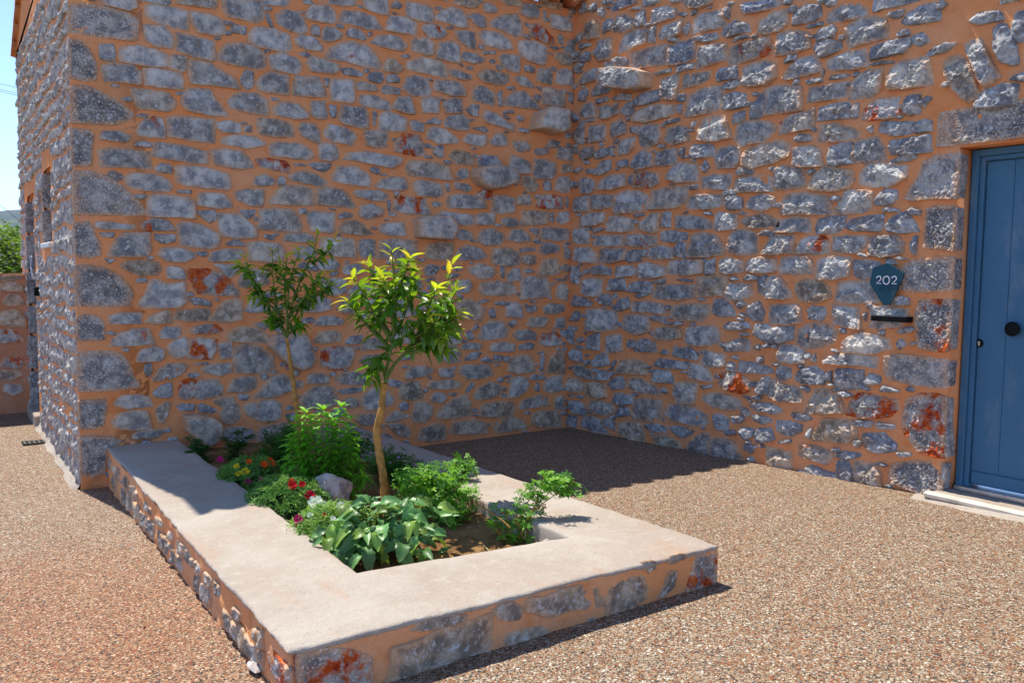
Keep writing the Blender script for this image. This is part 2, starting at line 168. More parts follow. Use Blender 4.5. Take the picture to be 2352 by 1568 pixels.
DOORWALL = {
(2048, 0): """
72,6 75,3 76,9 72,11; t 64,30 67,22 73,18 78,22 78,33 70,36 65,33; 78,9 82,8 84,12 82,16 79,13; 81,2 88,0 92,3 82,5; b 88,8 95,0 110,-3 112,3 100,8 90,11; b 118,2 122,-2 135,-1 128,5 120,6
81,25 85,18 91,17 88,27 82,30; 89,27 94,15 102,13 111,18 108,26 100,30 92,29; 111,22 113,14 119,9 120,22 112,24; 125,17 128,8 140,6 148,8 146,16 135,20 126,22; 106,10 112,7 118,6 115,9
60,41 70,39 71,41 62,45; 60,53 67,47 70,48 70,54 64,56; 75,50 77,38 82,35 88,36 91,45 88,52 78,55; 96,40 102,31 108,27 121,26 120,39 110,44 97,47; 124,34 126,26 129,24 128,38 124,38
131,33 135,24 152,19 152,30 145,34 133,36; t 155,28 158,20 160,25 157,32; 140,38 143,34 150,35 148,38; 162,24 165,16 170,12 189,9 190,24 175,28 163,30; 164,34 172,32 184,30 184,35 175,38 166,37
192,13 193,8 196,8 195,17; 187,32 192,25 200,19 212,22 213,29 205,30 195,34; b 205,10 208,3 229,0 240,-3 240,5 229,10 210,13; 198,36 210,32 212,34 200,38; 221,30 224,20 232,12 245,10 247,22 240,28 228,31
106,58 106,48 115,45 128,42 138,40 138,57 125,60 107,62; b 142,50 142,42 150,38 164,36 163,52 155,57 142,58; 83,62 85,57 92,55 92,65 85,66; 90,54 95,52 103,52 104,58 95,60
166,50 170,43 182,40 192,40 191,53 180,58 167,61; o 194,55 198,43 210,38 229,33 234,40 232,48 215,54 198,58; 149,60 163,57 162,62 150,65; 128,66 142,62 142,65 130,68; p 88,72 90,64 100,62 115,63 126,66 125,79 112,82 95,80 89,77
60,74 65,66 75,61 80,64 79,70 70,74 62,76; 182,68 186,62 200,60 201,70 185,73; 206,75 208,62 215,57 229,55 236,58 236,70 229,76 212,78; 153,80 155,67 165,66 178,64 177,72 165,77 155,79
134,88 134,73 140,70 149,67 148,88 142,90; 190,80 192,75 204,72 204,76 198,80; 72,84 78,76 88,74 90,80 85,84 73,86; t 60,90 62,82 67,80 69,83 66,90; 90,88 100,84 108,85 105,90 92,90; 112,90 118,84 131,81 132,90 120,94 111,95
155,105 160,87 170,80 188,78 189,95 180,100 165,104; 149,88 152,85 156,85 155,91 150,91; 191,98 193,86 200,83 209,85 209,95 200,98; 215,106 216,95 221,86 226,84 226,103 222,106; 75,90 85,87 86,91 77,93
61,100 65,93 72,92 76,97 75,104 66,106 62,104; 77,106 80,98 85,94 95,97 96,102 85,107; 98,101 102,93 109,92 109,102 104,104; 91,94 96,93 95,96; 108,107 112,100 125,95 145,94 147,101 138,105 120,110 110,109
135,111 142,108 150,106 150,109 138,112; 150,95 153,94 152,102 150,101; 68,118 70,113 84,112 83,125 70,128; 88,120 90,111 98,107 103,112 103,119 90,124; 107,115 113,114 113,119 108,119
113,120 118,112 130,112 134,120 131,128 120,133 116,130; 138,127 140,116 150,113 158,115 158,126 145,130; 58,127 60,111 65,109 64,129; w 167,125 172,108 180,104 190,105 196,120 195,123 180,127
200,124 204,110 215,108 229,110 238,114 235,119 225,127 205,131; 198,110 201,102 209,100 208,108 200,111; 160,112 163,109 166,110 163,115; 94,132 98,126 110,124 110,132 104,138 96,139; 75,142 78,134 90,132 92,137 80,142
o 60,140 64,134 72,133 72,140 65,144; 160,137 163,131 175,129 181,131 180,139 165,142; 151,140 152,133 155,133 154,142; 128,146 130,137 138,134 147,134 147,147 135,149 128,148; 107,150 110,140 118,134 125,138 126,149 115,152
94,146 98,144 104,143 103,149 96,150; 74,153 80,145 88,144 89,152 82,156 75,156; 181,142 186,134 195,131 203,133 205,142 200,150 185,150; 208,147 209,136 220,131 240,126 248,130 249,140 235,146 215,151
200,154 205,151 217,150 215,156 203,157; 171,150 174,144 177,150 174,155; o 150,-1 155,-6 172,-8 180,-3 178,3 168,8 157,6
""",
(2048, 700): """
140,4 143,-6 150,-11 165,-9 168,0 165,5 150,7; 62,13 63,5 68,2 75,6 75,13 70,17 63,16; 77,12 80,5 88,0 100,0 102,10 90,13 79,13; 106,8 107,0 109,1 108,9; o 110,10 112,0 118,-3 130,-1 132,8 125,11 112,11
170,10 171,3 180,0 195,0 197,8 192,13 180,13 171,12; 200,14 202,4 215,1 229,1 235,5 234,14 220,15 205,15; 160,11 167,9 166,13 161,13; 189,16 192,14 200,13 200,17 192,19; 55,30 58,21 69,19 69,32 57,33
71,28 72,19 80,18 90,18 90,28 80,31 72,30; 92,32 95,18 103,14 112,14 122,18 122,30 112,33 95,34; 124,28 126,15 135,12 157,10 156,25 145,30 125,30; 157,30 159,20 170,18 188,18 189,28 175,31 158,30
193,30 193,21 200,19 207,22 206,30 196,31; 210,28 215,21 225,17 235,20 236,28 225,33 212,30; 61,45 62,38 70,34 82,34 83,42 75,45 62,46; w 86,48 87,38 95,36 108,40 110,49 100,51 88,50
113,48 115,42 125,34 132,35 132,48 128,52 115,49; 109,36 118,34 120,36 112,38; 135,45 136,34 142,34 142,46 137,47; 147,48 148,37 160,36 175,39 180,45 178,48 160,49; 182,48 183,36 188,33 202,36 201,48 185,50
203,42 210,38 225,35 240,40 238,46 215,48; 173,34 178,33 180,36 175,36; 203,35 207,33 212,36; 55,60 56,49 69,48 69,61 60,62; 72,50 80,47 83,49 75,52; 72,62 75,55 85,54 98,54 98,63 85,64 73,63
o 101,60 105,54 115,53 131,55 129,62 120,65 103,63; 133,55 135,51 145,50 157,52 156,58 145,60 135,59; 147,65 149,61 156,61 155,74 147,71; 158,70 162,55 170,51 182,54 190,62 191,71 175,73 160,73
194,65 198,50 210,49 219,53 219,70 205,72 196,69; 222,53 229,50 236,51 234,55 223,54; 222,70 224,58 231,56 233,68 230,72; 55,75 58,66 70,65 76,70 75,78 60,78; 78,77 80,67 90,66 100,66 101,76 90,79 79,78
102,75 104,68 116,68 115,77 105,78; 118,73 119,67 122,68 121,73; 124,74 126,66 135,63 144,66 145,75 130,76; 139,86 142,77 155,76 170,77 171,88 155,90 140,88; t 174,88 177,78 182,75 182,88 176,89
187,85 187,77 193,74 207,77 207,87 195,89 188,87; 209,82 213,76 225,74 236,76 236,86 225,88 212,86; 54,95 55,83 60,83 60,97; 70,87 72,82 80,81 89,84 88,89 75,89; 92,90 95,82 108,81 112,85 111,90 95,92
113,90 115,81 120,78 137,82 138,90 125,93 115,92; 62,105 64,94 72,92 80,94 80,108 70,109; 88,103 90,94 100,93 102,103; 105,104 106,97 115,95 124,96 124,105; 126,96 138,93 136,97 127,97; 146,94 155,93 163,94 160,96
126,108 130,99 140,98 163,99 163,110 150,112 130,111; t 167,108 168,92 180,90 191,91 191,107 175,109; 193,112 196,98 205,97 214,99 215,108 205,112; 222,105 223,93 228,90 235,95 235,107 228,109
195,93 200,91 204,94 197,95; 209,94 213,89 221,91 219,94; 54,115 56,108 65,110 73,114 70,117 57,117; 80,115 82,108 88,107 90,112 88,116; 110,108 118,106 124,107 115,110; o 92,120 96,112 104,110 106,118 100,121
108,122 109,114 120,113 135,116 139,122 135,124 120,123; 142,122 148,117 165,115 176,117 178,124 170,131 150,130 144,126; 166,112 170,110 175,112 168,113; 180,122 182,112 190,111 198,118 200,126 185,126
200,115 205,113 211,116 205,119; 210,122 215,117 222,114 226,122 224,130 215,129; r 53,130 57,122 61,123 60,130; 66,135 67,121 75,120 93,122 94,138 80,140 67,139; 99,137 101,126 112,125 122,127 124,140 112,143 102,139
125,127 130,126 140,128 135,131 126,130; 145,133 150,131 155,133 150,135; 190,135 195,132 210,132 214,137 205,139 192,138; 50,148 51,135 56,138 55,150; 128,145 130,138 140,136 150,138 152,146 140,148 130,147
157,150 159,138 165,136 180,135 186,140 186,150 175,153 162,152; r 218,143 221,134 229,134 236,140 235,147 225,148; 67,155 68,145 78,142 78,156; 84,159 84,145 90,143 98,143 99,157; 110,157 113,149 120,147 128,150 129,158
t 192,157 195,150 205,146 213,149 212,157; 216,155 220,152 224,153 222,157
""",
(2048, 1400): """
r 53,3 56,-1 62,2 63,10 55,8; t 73,10 76,4 85,5 87,13 78,15 73,13; 56,22 57,13 65,14 73,20 75,26 65,26; 77,26 78,18 85,19 86,26; 89,13 92,9 94,10 91,16; t 94,18 98,10 110,8 120,12 122,22 110,21 96,20
86,31 90,26 98,23 101,28 100,34 90,35; 128,12 132,8 145,9 156,11 156,17 140,16 129,14; 128,26 130,18 140,19 144,23 144,29 130,28; 145,5 147,-3 160,-2 167,3 165,8 155,7; 160,24 160,13 165,12 175,15 180,25 178,28 165,26
170,12 172,0 180,2 190,4 190,14 180,15; 193,15 196,10 200,13 199,19 195,18; 203,18 205,10 215,11 229,15 236,20 225,21 208,20; 49,33 50,26 58,25 65,30 65,36 58,38 50,36; t 67,38 70,30 76,28 83,32 85,42 78,43 70,40
104,33 108,26 115,25 128,32 135,38 130,40 115,38; 147,40 148,30 155,28 165,30 166,42 163,48 152,46; 169,32 178,31 180,33 172,35; r 185,30 187,22 193,20 205,22 213,28 212,36 205,38 195,36; 222,30 225,25 230,25 230,38 225,40 220,37
t 90,45 93,39 100,39 108,42 108,48 98,49; 70,50 71,45 80,46 90,48 93,55 85,59 75,55; o 51,50 53,46 60,46 65,50 65,58 58,56; o 95,57 97,51 104,52 106,58 98,59; b 108,60 110,45 120,43 133,46 134,62 125,63 110,61
b 138,56 142,49 152,48 165,52 175,58 176,66 165,68 145,62; 170,45 171,40 180,38 193,40 206,45 205,52 195,54 180,50; t 206,41 214,41 212,44; 212,50 220,47 233,48 235,54 222,55; r 181,62 182,58 190,59 194,62 193,72 185,70
215,62 218,58 229,60 235,64 225,66; b 48,65 50,58 58,60 57,69; b 60,68 65,60 72,58 80,63 87,75 75,73; b 82,62 88,61 92,65 92,72 86,67; 96,75 97,65 105,64 116,65 119,82 108,80; b 120,70 121,66 130,66 138,69 137,74 125,72
b 140,69 150,68 163,72 160,76 152,78 145,73; t 127,80 130,76 140,77 150,82 152,88 140,87 130,85; b 157,90 160,82 170,74 176,76 177,94 165,94; b 179,90 180,80 190,79 200,83 206,95 205,100 190,98 180,95
o 204,76 208,70 216,70 217,77 210,80; r 219,82 220,71 232,70 236,80 225,83; r 207,88 210,84 220,86 215,92
""",
(3072, 0): """
14,2 17,-2 22,0 20,4 15,4; 52,3 55,-1 62,0 60,5 55,6; 23,15 27,9 35,5 46,6 48,14 42,19 25,22; 52,18 58,10 68,5 80,4 89,8 88,14 70,19 53,21; 94,6 98,-3 125,-4 138,0 120,5 105,8 98,11; 33,25 40,22 48,20 48,23 38,26
9,45 10,31 18,28 28,29 37,30 37,43 25,48 10,49; 44,35 47,28 58,24 62,27 58,33 46,37; 71,38 71,25 78,18 95,15 105,18 108,28 105,34 90,39 75,42; 108,15 112,12 121,10 120,15 115,17
120,20 127,12 140,5 150,3 150,9 155,10 154,18 140,21 125,22; 132,32 137,27 160,25 168,19 176,19 177,27 172,36 160,40 140,43 133,40; 117,30 122,28 127,28 126,32 118,33; 41,43 46,38 55,36 66,38 66,44 55,50 48,52
65,33 69,32 68,36 65,36; 93,50 94,43 103,39 115,37 127,35 127,42 120,48 95,53; 15,56 20,50 26,50 25,54 16,57; 14,70 22,60 30,52 42,50 48,58 47,64 35,68 20,71; 52,60 55,54 70,48 85,45 89,49 88,59 75,63 55,63
92,58 100,56 113,55 112,57 95,59; -4,72 0,55 8,55 13,60 12,70 0,75; 145,57 147,50 152,47 157,49 157,59 148,60; w 109,75 112,62 120,56 130,54 142,51 147,70 145,75 125,80 112,79; o 54,72 58,68 70,67 74,68 65,71
36,75 37,73 48,70 48,74 38,76; 35,91 38,79 55,77 69,74 70,87 55,90 37,92; 73,88 76,75 82,68 90,63 102,63 101,80 95,86 76,89; 48,69 49,62 51,63 50,69; o 12,120 11,110 20,104 35,101 41,98 42,110 40,115 25,118
46,106 48,98 58,94 72,93 72,106 60,107 47,108; 76,106 77,95 82,93 81,104 79,106; r 84,104 87,98 95,91 110,88 118,88 120,94 117,104 105,107 86,107; 123,100 125,88 130,86 136,87 136,101 128,103
142,98 145,85 152,81 160,84 168,92 171,97 165,101 150,102; b 158,58 165,53 172,50 180,60 188,80 188,86 180,91 172,87 165,75 159,65; 177,42 185,36 192,36 200,55 208,68 195,78 190,72 185,58 178,48
203,28 208,23 214,23 218,32 223,42 224,55 218,58 210,55 205,45; 219,28 222,13 229,10 236,12 238,30 229,38 222,36; w 183,18 190,12 205,11 211,15 208,19 190,22 183,21; w 194,33 197,30 200,36 198,40
163,15 165,0 200,-4 205,2 190,8 170,14; 207,-2 229,-4 235,-2 229,3 212,5; 211,12 226,9 226,11 213,12; 187,93 195,82 208,76 222,77 224,85 220,93 205,97 188,97; 216,72 229,65 235,68 229,73
-2,103 0,80 10,77 29,78 31,85 29,98 10,102; 45,125 48,113 60,111 75,115 83,119 80,124 60,127 47,127; 99,118 103,110 120,110 130,109 128,119 115,122 102,119; 130,118 132,111 140,108 146,109 146,117 135,119; 90,116 94,113 94,120
109,134 112,127 130,124 143,122 146,127 144,136 130,138 112,138; 25,125 30,121 39,122 38,126 28,127; 55,145 56,133 65,129 76,129 76,146 65,148 55,148; 77,129 85,125 98,123 105,133 105,143 90,147 78,145
108,145 118,141 132,138 132,143 125,145 110,146; 25,148 27,134 35,131 45,134 49,144 48,148 35,150; 35,154 40,152 44,153 38,157
""",
(3072, 700): """
6,10 8,-4 14,-8 30,-6 34,3 33,10 20,13 8,13; w 38,9 42,0 50,-8 60,-6 75,-3 78,5 70,12 55,15 40,13; 82,8 84,-3 92,-10 110,-10 124,-8 124,3 110,10 95,11; q 122,22 128,10 135,0 138,-12 150,-18 173,-21 175,-18 175,22 150,22 130,24
q 140,50 141,30 150,27 173,27 172,69 150,67 139,66; q 118,100 120,82 128,76 150,74 167,73 168,80 166,104 140,106 118,104; qo 131,128 135,111 163,110 165,125 160,158 150,159 136,156
14,35 14,22 20,17 35,16 50,19 57,25 55,35 40,35 20,35; 60,33 67,20 72,14 85,14 93,16 92,30 85,34 70,35; 97,25 100,18 107,12 115,15 116,22 110,26 98,27; -4,28 0,19 8,19 11,24 10,29 0,33; 103,31 108,29 118,31 117,33 105,33
127,32 130,30 137,32 136,36 130,35; 6,48 12,41 22,38 35,39 39,45 37,51 20,51 8,51; 43,48 47,40 60,37 69,37 69,47 60,52 46,52; 71,45 75,40 90,37 102,36 104,42 100,50 80,50 72,48; w 107,47 110,40 118,34 125,34 133,45 134,50 120,52 110,50
0,60 3,55 15,54 22,54 24,60 22,69 5,71 -4,70; r 27,66 30,59 37,55 50,55 55,62 54,70 40,71 28,70; 58,66 60,56 70,55 88,55 87,65 80,70 60,69; 92,66 93,57 103,54 115,55 122,60 120,70 105,74 93,71; 129,65 130,56 134,56 133,70 130,70
10,83 14,75 22,73 35,74 40,78 40,88 25,89 12,87; 43,85 47,76 60,73 72,75 75,80 72,90 60,94 46,92; 78,90 79,77 92,77 100,79 97,90 85,93; 0,85 3,76 8,76 8,84; 0,95 5,90 12,92 18,100 21,108 15,111 0,109
t 24,105 26,97 35,93 48,94 56,102 56,110 45,114 30,113; 61,105 65,97 75,95 92,95 100,105 100,113 80,115 62,113; 110,112 120,109 126,111 125,116 112,116; 1,125 4,117 15,116 25,117 30,121 29,132 15,134 3,132
r 36,121 40,118 50,119 52,125 48,130 38,128; 59,128 60,118 72,118 80,120 83,130 82,137 70,136 60,133; 86,125 89,123 88,131; o 93,125 95,118 110,118 125,121 124,128 118,135 100,138 93,135
25,148 28,138 40,132 55,135 62,140 60,150 45,155 30,154; r 0,145 5,138 22,136 22,148 10,150 2,150; w 70,150 75,145 85,141 95,143 108,147 110,155 95,160 72,158; t 117,140 125,136 124,142 118,142; 115,150 120,147 125,152 118,156
65,138 70,138 70,142 66,141
""",
(3072, 1400): """
q 104,20 105,5 115,3 140,5 160,8 160,34 150,35 125,31 108,27; qo 120,60 123,44 135,38 152,38 158,41 156,97 150,96 135,92 122,75; q 108,110 112,101 130,98 153,99 153,127 140,130 112,120
10,5 13,-5 25,-4 33,0 33,11 22,12 13,10; 40,8 43,3 43,11 40,10; 51,10 55,5 70,3 95,6 99,10 95,16 80,13 55,12; 9,24 10,16 15,14 20,17 21,24 15,27 10,26; 24,25 30,18 42,14 50,20 50,30 30,29; 52,25 55,19 57,20 57,27 53,27
62,32 63,18 72,17 84,20 85,34 75,35 63,34; 88,27 93,21 101,24 100,30 90,30; -2,22 0,16 6,20 5,23; 0,40 0,26 5,26 15,31 28,33 31,40 30,46 15,46 5,42; o 34,55 36,47 42,36 50,33 60,40 68,48 68,56 50,57 36,56
r 72,57 75,45 83,39 95,40 105,43 115,45 117,52 108,58 95,60 80,59; o 101,36 105,32 118,36 117,38 103,37; 63,38 70,37 77,41 70,42; r 30,33 33,32 38,34 36,38; 0,55 0,49 10,51 14,54 8,57; w 21,58 23,56 35,58 40,62 33,63 25,62
7,68 9,63 20,64 30,67 30,73 20,77 10,73; t 41,80 45,70 52,62 65,62 77,64 80,78 70,83 50,82; t 77,66 80,63 93,64 92,69 82,68; t 97,67 100,65 113,67 112,71 100,70; t 85,77 88,75 105,74 110,80 116,84 113,90 98,92 88,86
36,78 37,71 40,71 39,78; w 10,82 20,80 21,83 12,83; w 0,95 0,87 10,89 20,92 21,105 10,107 0,103; r 27,92 30,86 42,85 55,90 58,97 52,102 40,98 30,95; t 60,95 65,91 80,91 85,94 75,97; o 33,113 35,105 40,103 50,108 60,110 60,118 50,117 38,116
62,115 64,100 72,98 76,110 74,118 67,120; 76,112 78,100 95,101 100,110 102,127 90,123 78,118
"""}
LOWWALL = {(0, 700): "t -6,93 5,90 18,90 21,93 5,96; t -6,103 3,97 14,95 20,100 20,104 5,104; t 2,114 8,107 17,107 22,113 20,116 8,117; t -6,131 2,123 14,120 24,129 22,136 5,135; o -6,147 0,139 10,138 20,144 20,149 2,150",
           (0, 1400): "r 0,14 6,7 17,6 23,13 14,17; t -6,26 0,18 15,18 22,22 10,27; 3,37 5,31 18,31 21,37 12,41"}
PLFRONT = {(1024, 2031): "qo 33,131 60,123 85,126 100,130 106,135 105,160 90,167 37,178; 118,163 121,145 127,125 150,118 170,108 190,103 207,98 210,115 212,127 195,137 160,152 130,162; t 137,110 150,101 175,96 190,96 185,102 165,107 145,110; 213,91 220,87 229,85 238,88 236,98 228,101 218,98; 221,119 225,113 235,110 238,118 228,125",
           (2048, 2031): "12,93 14,84 20,80 30,80 45,73 60,70 75,71 80,79 80,87 65,90 50,91 35,97 22,94; 85,85 90,70 100,63 115,62 122,72 120,80 105,90 88,93; 130,80 137,68 140,58 147,58 145,70 135,80; qo 155,75 160,55 165,40 180,36 184,40 184,66 170,73 156,76; t 117,52 118,48 128,48 128,54 123,57; t 137,47 145,42 153,41 154,45 143,49; 66,104 68,99 75,98 78,102 70,105; 2,123 3,113 10,108 25,107 35,112 20,118"}
# ---------------------------------------------------------------- helpers
def pray(x, y):
    return FW + RT*(x - PW/2)/FPX - UP*(y - PH/2)/FPX
def on_plane(x, y, axis, val):                       # photo point on an axis plane
    d = pray(x, y); return CAM + d*((val - CAM[axis])/d[axis])
def on_z(x, y, z): return on_plane(x, y, 2, z)
def at_depth_of(x, y, P):                            # photo point at the viewing depth of P
    d = pray(x, y); return CAM + d*(((np.array(P) - CAM)@FW)/(d@FW))

WL = {}
def tag(o, label=None, cat=None, group=None, kind=None):
    if label: o['label'] = label
    if cat: o['category'] = cat
    if group: o['group'] = group
    if kind: o['kind'] = kind
    return o
def place(o, parent, wloc):
    COL.objects.link(o); WL[o.name] = Vector(wloc)
    if parent is not None:
        o.parent = parent; o.location = Vector(wloc) - WL[parent.name]
    else: o.location = wloc
    return o
def thing(name, loc, label, cat, group=None):
    return tag(place(bpy.data.objects.new(name, None), None, loc), label, cat, group)
def new_mesh(name, V, F, mat, smooth=True):
    me = bpy.data.meshes.new(name); me.from_pydata([tuple(v) for v in V], [], [tuple(f) for f in F])
    if isinstance(mat, (list, tuple)):
        for m in mat: me.materials.append(m)
    else: me.materials.append(mat)
    if smooth: me.polygons.foreach_set('use_smooth', [True]*len(me.polygons))
    me.update(); return me
def mesh_obj(name, V, F, mat, parent=None, smooth=True, loc=(0, 0, 0), mi=None):
    me = new_mesh(name, V, F, mat, smooth)
    if mi is not None: me.polygons.foreach_set('material_index', mi)
    return place(bpy.data.objects.new(name, me), parent, loc)
class MB:                                            # collects shapes into one mesh
    def __init__(s): s.V = []; s.F = []
    def add(s, V, F):
        n = len(s.V); s.V += [tuple(v) for v in V]; s.F += [tuple(i + n for i in f) for f in F]
    def box(s, a, b):
        (x0, y0, z0), (x1, y1, z1) = a, b
        s.add([(x0, y0, z0), (x1, y0, z0), (x1, y1, z0), (x0, y1, z0), (x0, y0, z1), (x1, y0, z1), (x1, y1, z1), (x0, y1, z1)],
              [(0, 3, 2, 1), (4, 5, 6, 7), (0, 1, 5, 4), (1, 2, 6, 5), (2, 3, 7, 6), (3, 0, 4, 7)])
    def bevbox(s, a, b, c=0.004):                    # box with chamfered edges
        (x0, y0, z0), (x1, y1, z1) = a, b
        V = []; idx = {}
        for ix, X in ((0, (x0, x1)), (1, (x0, x1))):
            for iy in (0, 1):
                for iz in (0, 1):
                    sx, sy, sz = (1, -1)[ix], (1, -1)[iy], (1, -1)[iz]
                    x, y, z = (x0, x1)[ix], (y0, y1)[iy], (z0, z1)[iz]
                    idx[ix, iy, iz] = len(V); V += [(x, y + sy*c, z + sz*c), (x + sx*c, y, z + sz*c), (x + sx*c, y + sy*c, z)]
        F = []
        I = lambda a, b_, c_, k: idx[a, b_, c_] + k
        for q in (0, 1):
            F.append((I(q, 0, 0, 0), I(q, 1, 0, 0), I(q, 1, 1, 0), I(q, 0, 1, 0))[::(1 if q else -1)])
            F.append((I(0, q, 0, 1), I(0, q, 1, 1), I(1, q, 1, 1), I(1, q, 0, 1))[::(1 if q else -1)])
            F.append((I(0, 0, q, 2), I(1, 0, q, 2), I(1, 1, q, 2), I(0, 1, q, 2))[::(1 if q else -1)])
        for a_ in (0, 1):
            for b_ in (0, 1):
                F.append((I(a_, b_, 0, 0), I(a_, b_, 1, 0), I(a_, b_, 1, 1), I(a_, b_, 0, 1)))
                F.append((I(a_, 0, b_, 0), I(a_, 1, b_, 0), I(a_, 1, b_, 2), I(a_, 0, b_, 2)))
                F.append((I(0, a_, b_, 1), I(1, a_, b_, 1), I(1, a_, b_, 2), I(0, a_, b_, 2)))
                for c_ in (0, 1): F.append((I(a_, b_, c_, 0), I(a_, b_, c_, 1), I(a_, b_, c_, 2)))
        s.add(V, F)
    def tube(s, pts, rad, n=7, caps=True):
        pts = [Vector(p) for p in pts]; rings = []; m = len(pts)
        if not hasattr(rad, '__len__'): rad = [rad]*m
        V = []; F = []; ref = Vector((0.3, 0.5, 0.8))
        for i, p in enumerate(pts):
            t = (pts[min(i + 1, m - 1)] - pts[max(i - 1, 0)]).normalized()
            a = t.cross(ref)
            if a.length < 1e-3: a = t.cross(Vector((1, 0, 0)))
            a.normalize(); b = t.cross(a)
            for k in range(n):
                w = 2*math.pi*k/n; V.append(p + (a*math.cos(w) + b*math.sin(w))*rad[i])
        for i in range(m - 1):
            for k in range(n):
                F.append((i*n + k, i*n + (k + 1) % n, (i + 1)*n + (k + 1) % n, (i + 1)*n + k))
        if caps: F += [tuple(range(n))[::-1], tuple(range((m - 1)*n, m*n))]
        s.add(V, F)
    def build(s, name, mat, parent=None, smooth=False, loc=(0, 0, 0)):
        V = [(v[0] - loc[0], v[1] - loc[1], v[2] - loc[2]) for v in s.V]
        me = new_mesh(name, V, s.F, mat, smooth)
        import bmesh
        bm = bmesh.new(); bm.from_mesh(me); bmesh.ops.recalc_face_normals(bm, faces=bm.faces); bm.to_mesh(me); bm.free()
        return place(bpy.data.objects.new(name, me), parent, loc)

# ---------------------------------------------------------------- materials
class NT:                                            # thin wrapper for node trees
    def __init__(s, name):
        s.m = bpy.data.materials.new(name); s.m.use_nodes = True; s.t = s.m.node_tree
        s.b = s.t.nodes['Principled BSDF']; s.out = s.t.nodes['Material Output']; s._c = None
    def n(s, typ, **kw):
        nd = s.t.nodes.new('ShaderNode' + typ)
        for k, v in kw.items(): setattr(nd, k, v)
        return nd
    def put(s, sock, v):
        if isinstance(v, bpy.types.NodeSocket): s.t.links.new(v, sock)
        elif v is not None: sock.default_value = v
    def coord(s, kind='Object'):
        if s._c is None: s._c = s.n('TexCoord')
        return s._c.outputs[kind]
    def scaled(s, vec, sc):
        nd = s.n('Mapping'); s.put(nd.inputs['Vector'], vec); nd.inputs['Scale'].default_value = sc; return nd.outputs[0]
    def noise(s, scale, detail=4, rough=0.55, w=None, vec=None, dist=0.0, out='Fac'):
        nd = s.n('TexNoise'); nd.noise_dimensions = '4D' if w is not None else '3D'
        s.put(nd.inputs['Vector'], vec if vec is not None else s.coord()); nd.inputs['Scale'].default_value = scale
        nd.inputs['Detail'].default_value = detail; nd.inputs['Roughness'].default_value = rough; nd.inputs['Distortion'].default_value = dist
        if w is not None: s.put(nd.inputs['W'], w)
        return nd.outputs[0 if out == 'Fac' else 1]
    def voro(s, scale, vec=None, feature='F1', out='Distance', rnd=1.0):
        nd = s.n('TexVoronoi'); nd.feature = feature; s.put(nd.inputs['Vector'], vec if vec is not None else s.coord())
        nd.inputs['Scale'].default_value = scale; nd.inputs['Randomness'].default_value = rnd; return nd.outputs[out]
    def math(s, op, a, b=0.0, c=None, clamp=False):
        nd = s.n('Math', operation=op, use_clamp=clamp); s.put(nd.inputs[0], a); s.put(nd.inputs[1], b)
        if c is not None: s.put(nd.inputs[2], c)
        return nd.outputs[0]
    def step(s, v, lo, hi):                          # smooth ramp 0..1
        nd = s.n('MapRange', interpolation_type='SMOOTHSTEP'); s.put(nd.inputs[0], v); s.put(nd.inputs[1], lo); s.put(nd.inputs[2], hi)
        return nd.outputs[0]
    def mix(s, f, a, b, mode='MIX'):
        nd = s.n('MixRGB', blend_type=mode); s.put(nd.inputs[0], f)
        for k, v in ((1, a), (2, b)):
            if isinstance(v, (tuple, list)): v = tuple(v)[:3] + (1,)
            s.put(nd.inputs[k], v)
        return nd.outputs[0]
    def ramp(s, f, stops, interp='LINEAR'):
        nd = s.n('ValToRGB'); cr = nd.color_ramp; cr.interpolation = interp
        while len(cr.elements) < len(stops): cr.elements.new(0.5)
        for e, (p, c) in zip(cr.elements, stops): e.position = p; e.color = tuple(c)[:3] + (1,)
        s.put(nd.inputs[0], f); return nd.outputs[0]
    def bump(s, h, strength=0.5, dist=0.01, prev=None):
        nd = s.n('Bump'); s.put(nd.inputs['Height'], h); nd.inputs['Strength'].default_value = strength; nd.inputs['Distance'].default_value = dist
        if prev is not None: s.put(nd.inputs['Normal'], prev)
        return nd.outputs[0]
    def fin(s, col=None, rough=0.8, spec=0.3, nrm=None, metal=0.0):
        if isinstance(col, (tuple, list)): col = tuple(col)[:3] + (1,)
        s.put(s.b.inputs['Base Color'], col); s.put(s.b.inputs['Roughness'], rough); s.put(s.b.inputs['Specular IOR Level'], spec)
        s.put(s.b.inputs['Metallic'], metal)
        if nrm is not None: s.put(s.b.inputs['Normal'], nrm)
        return s.m

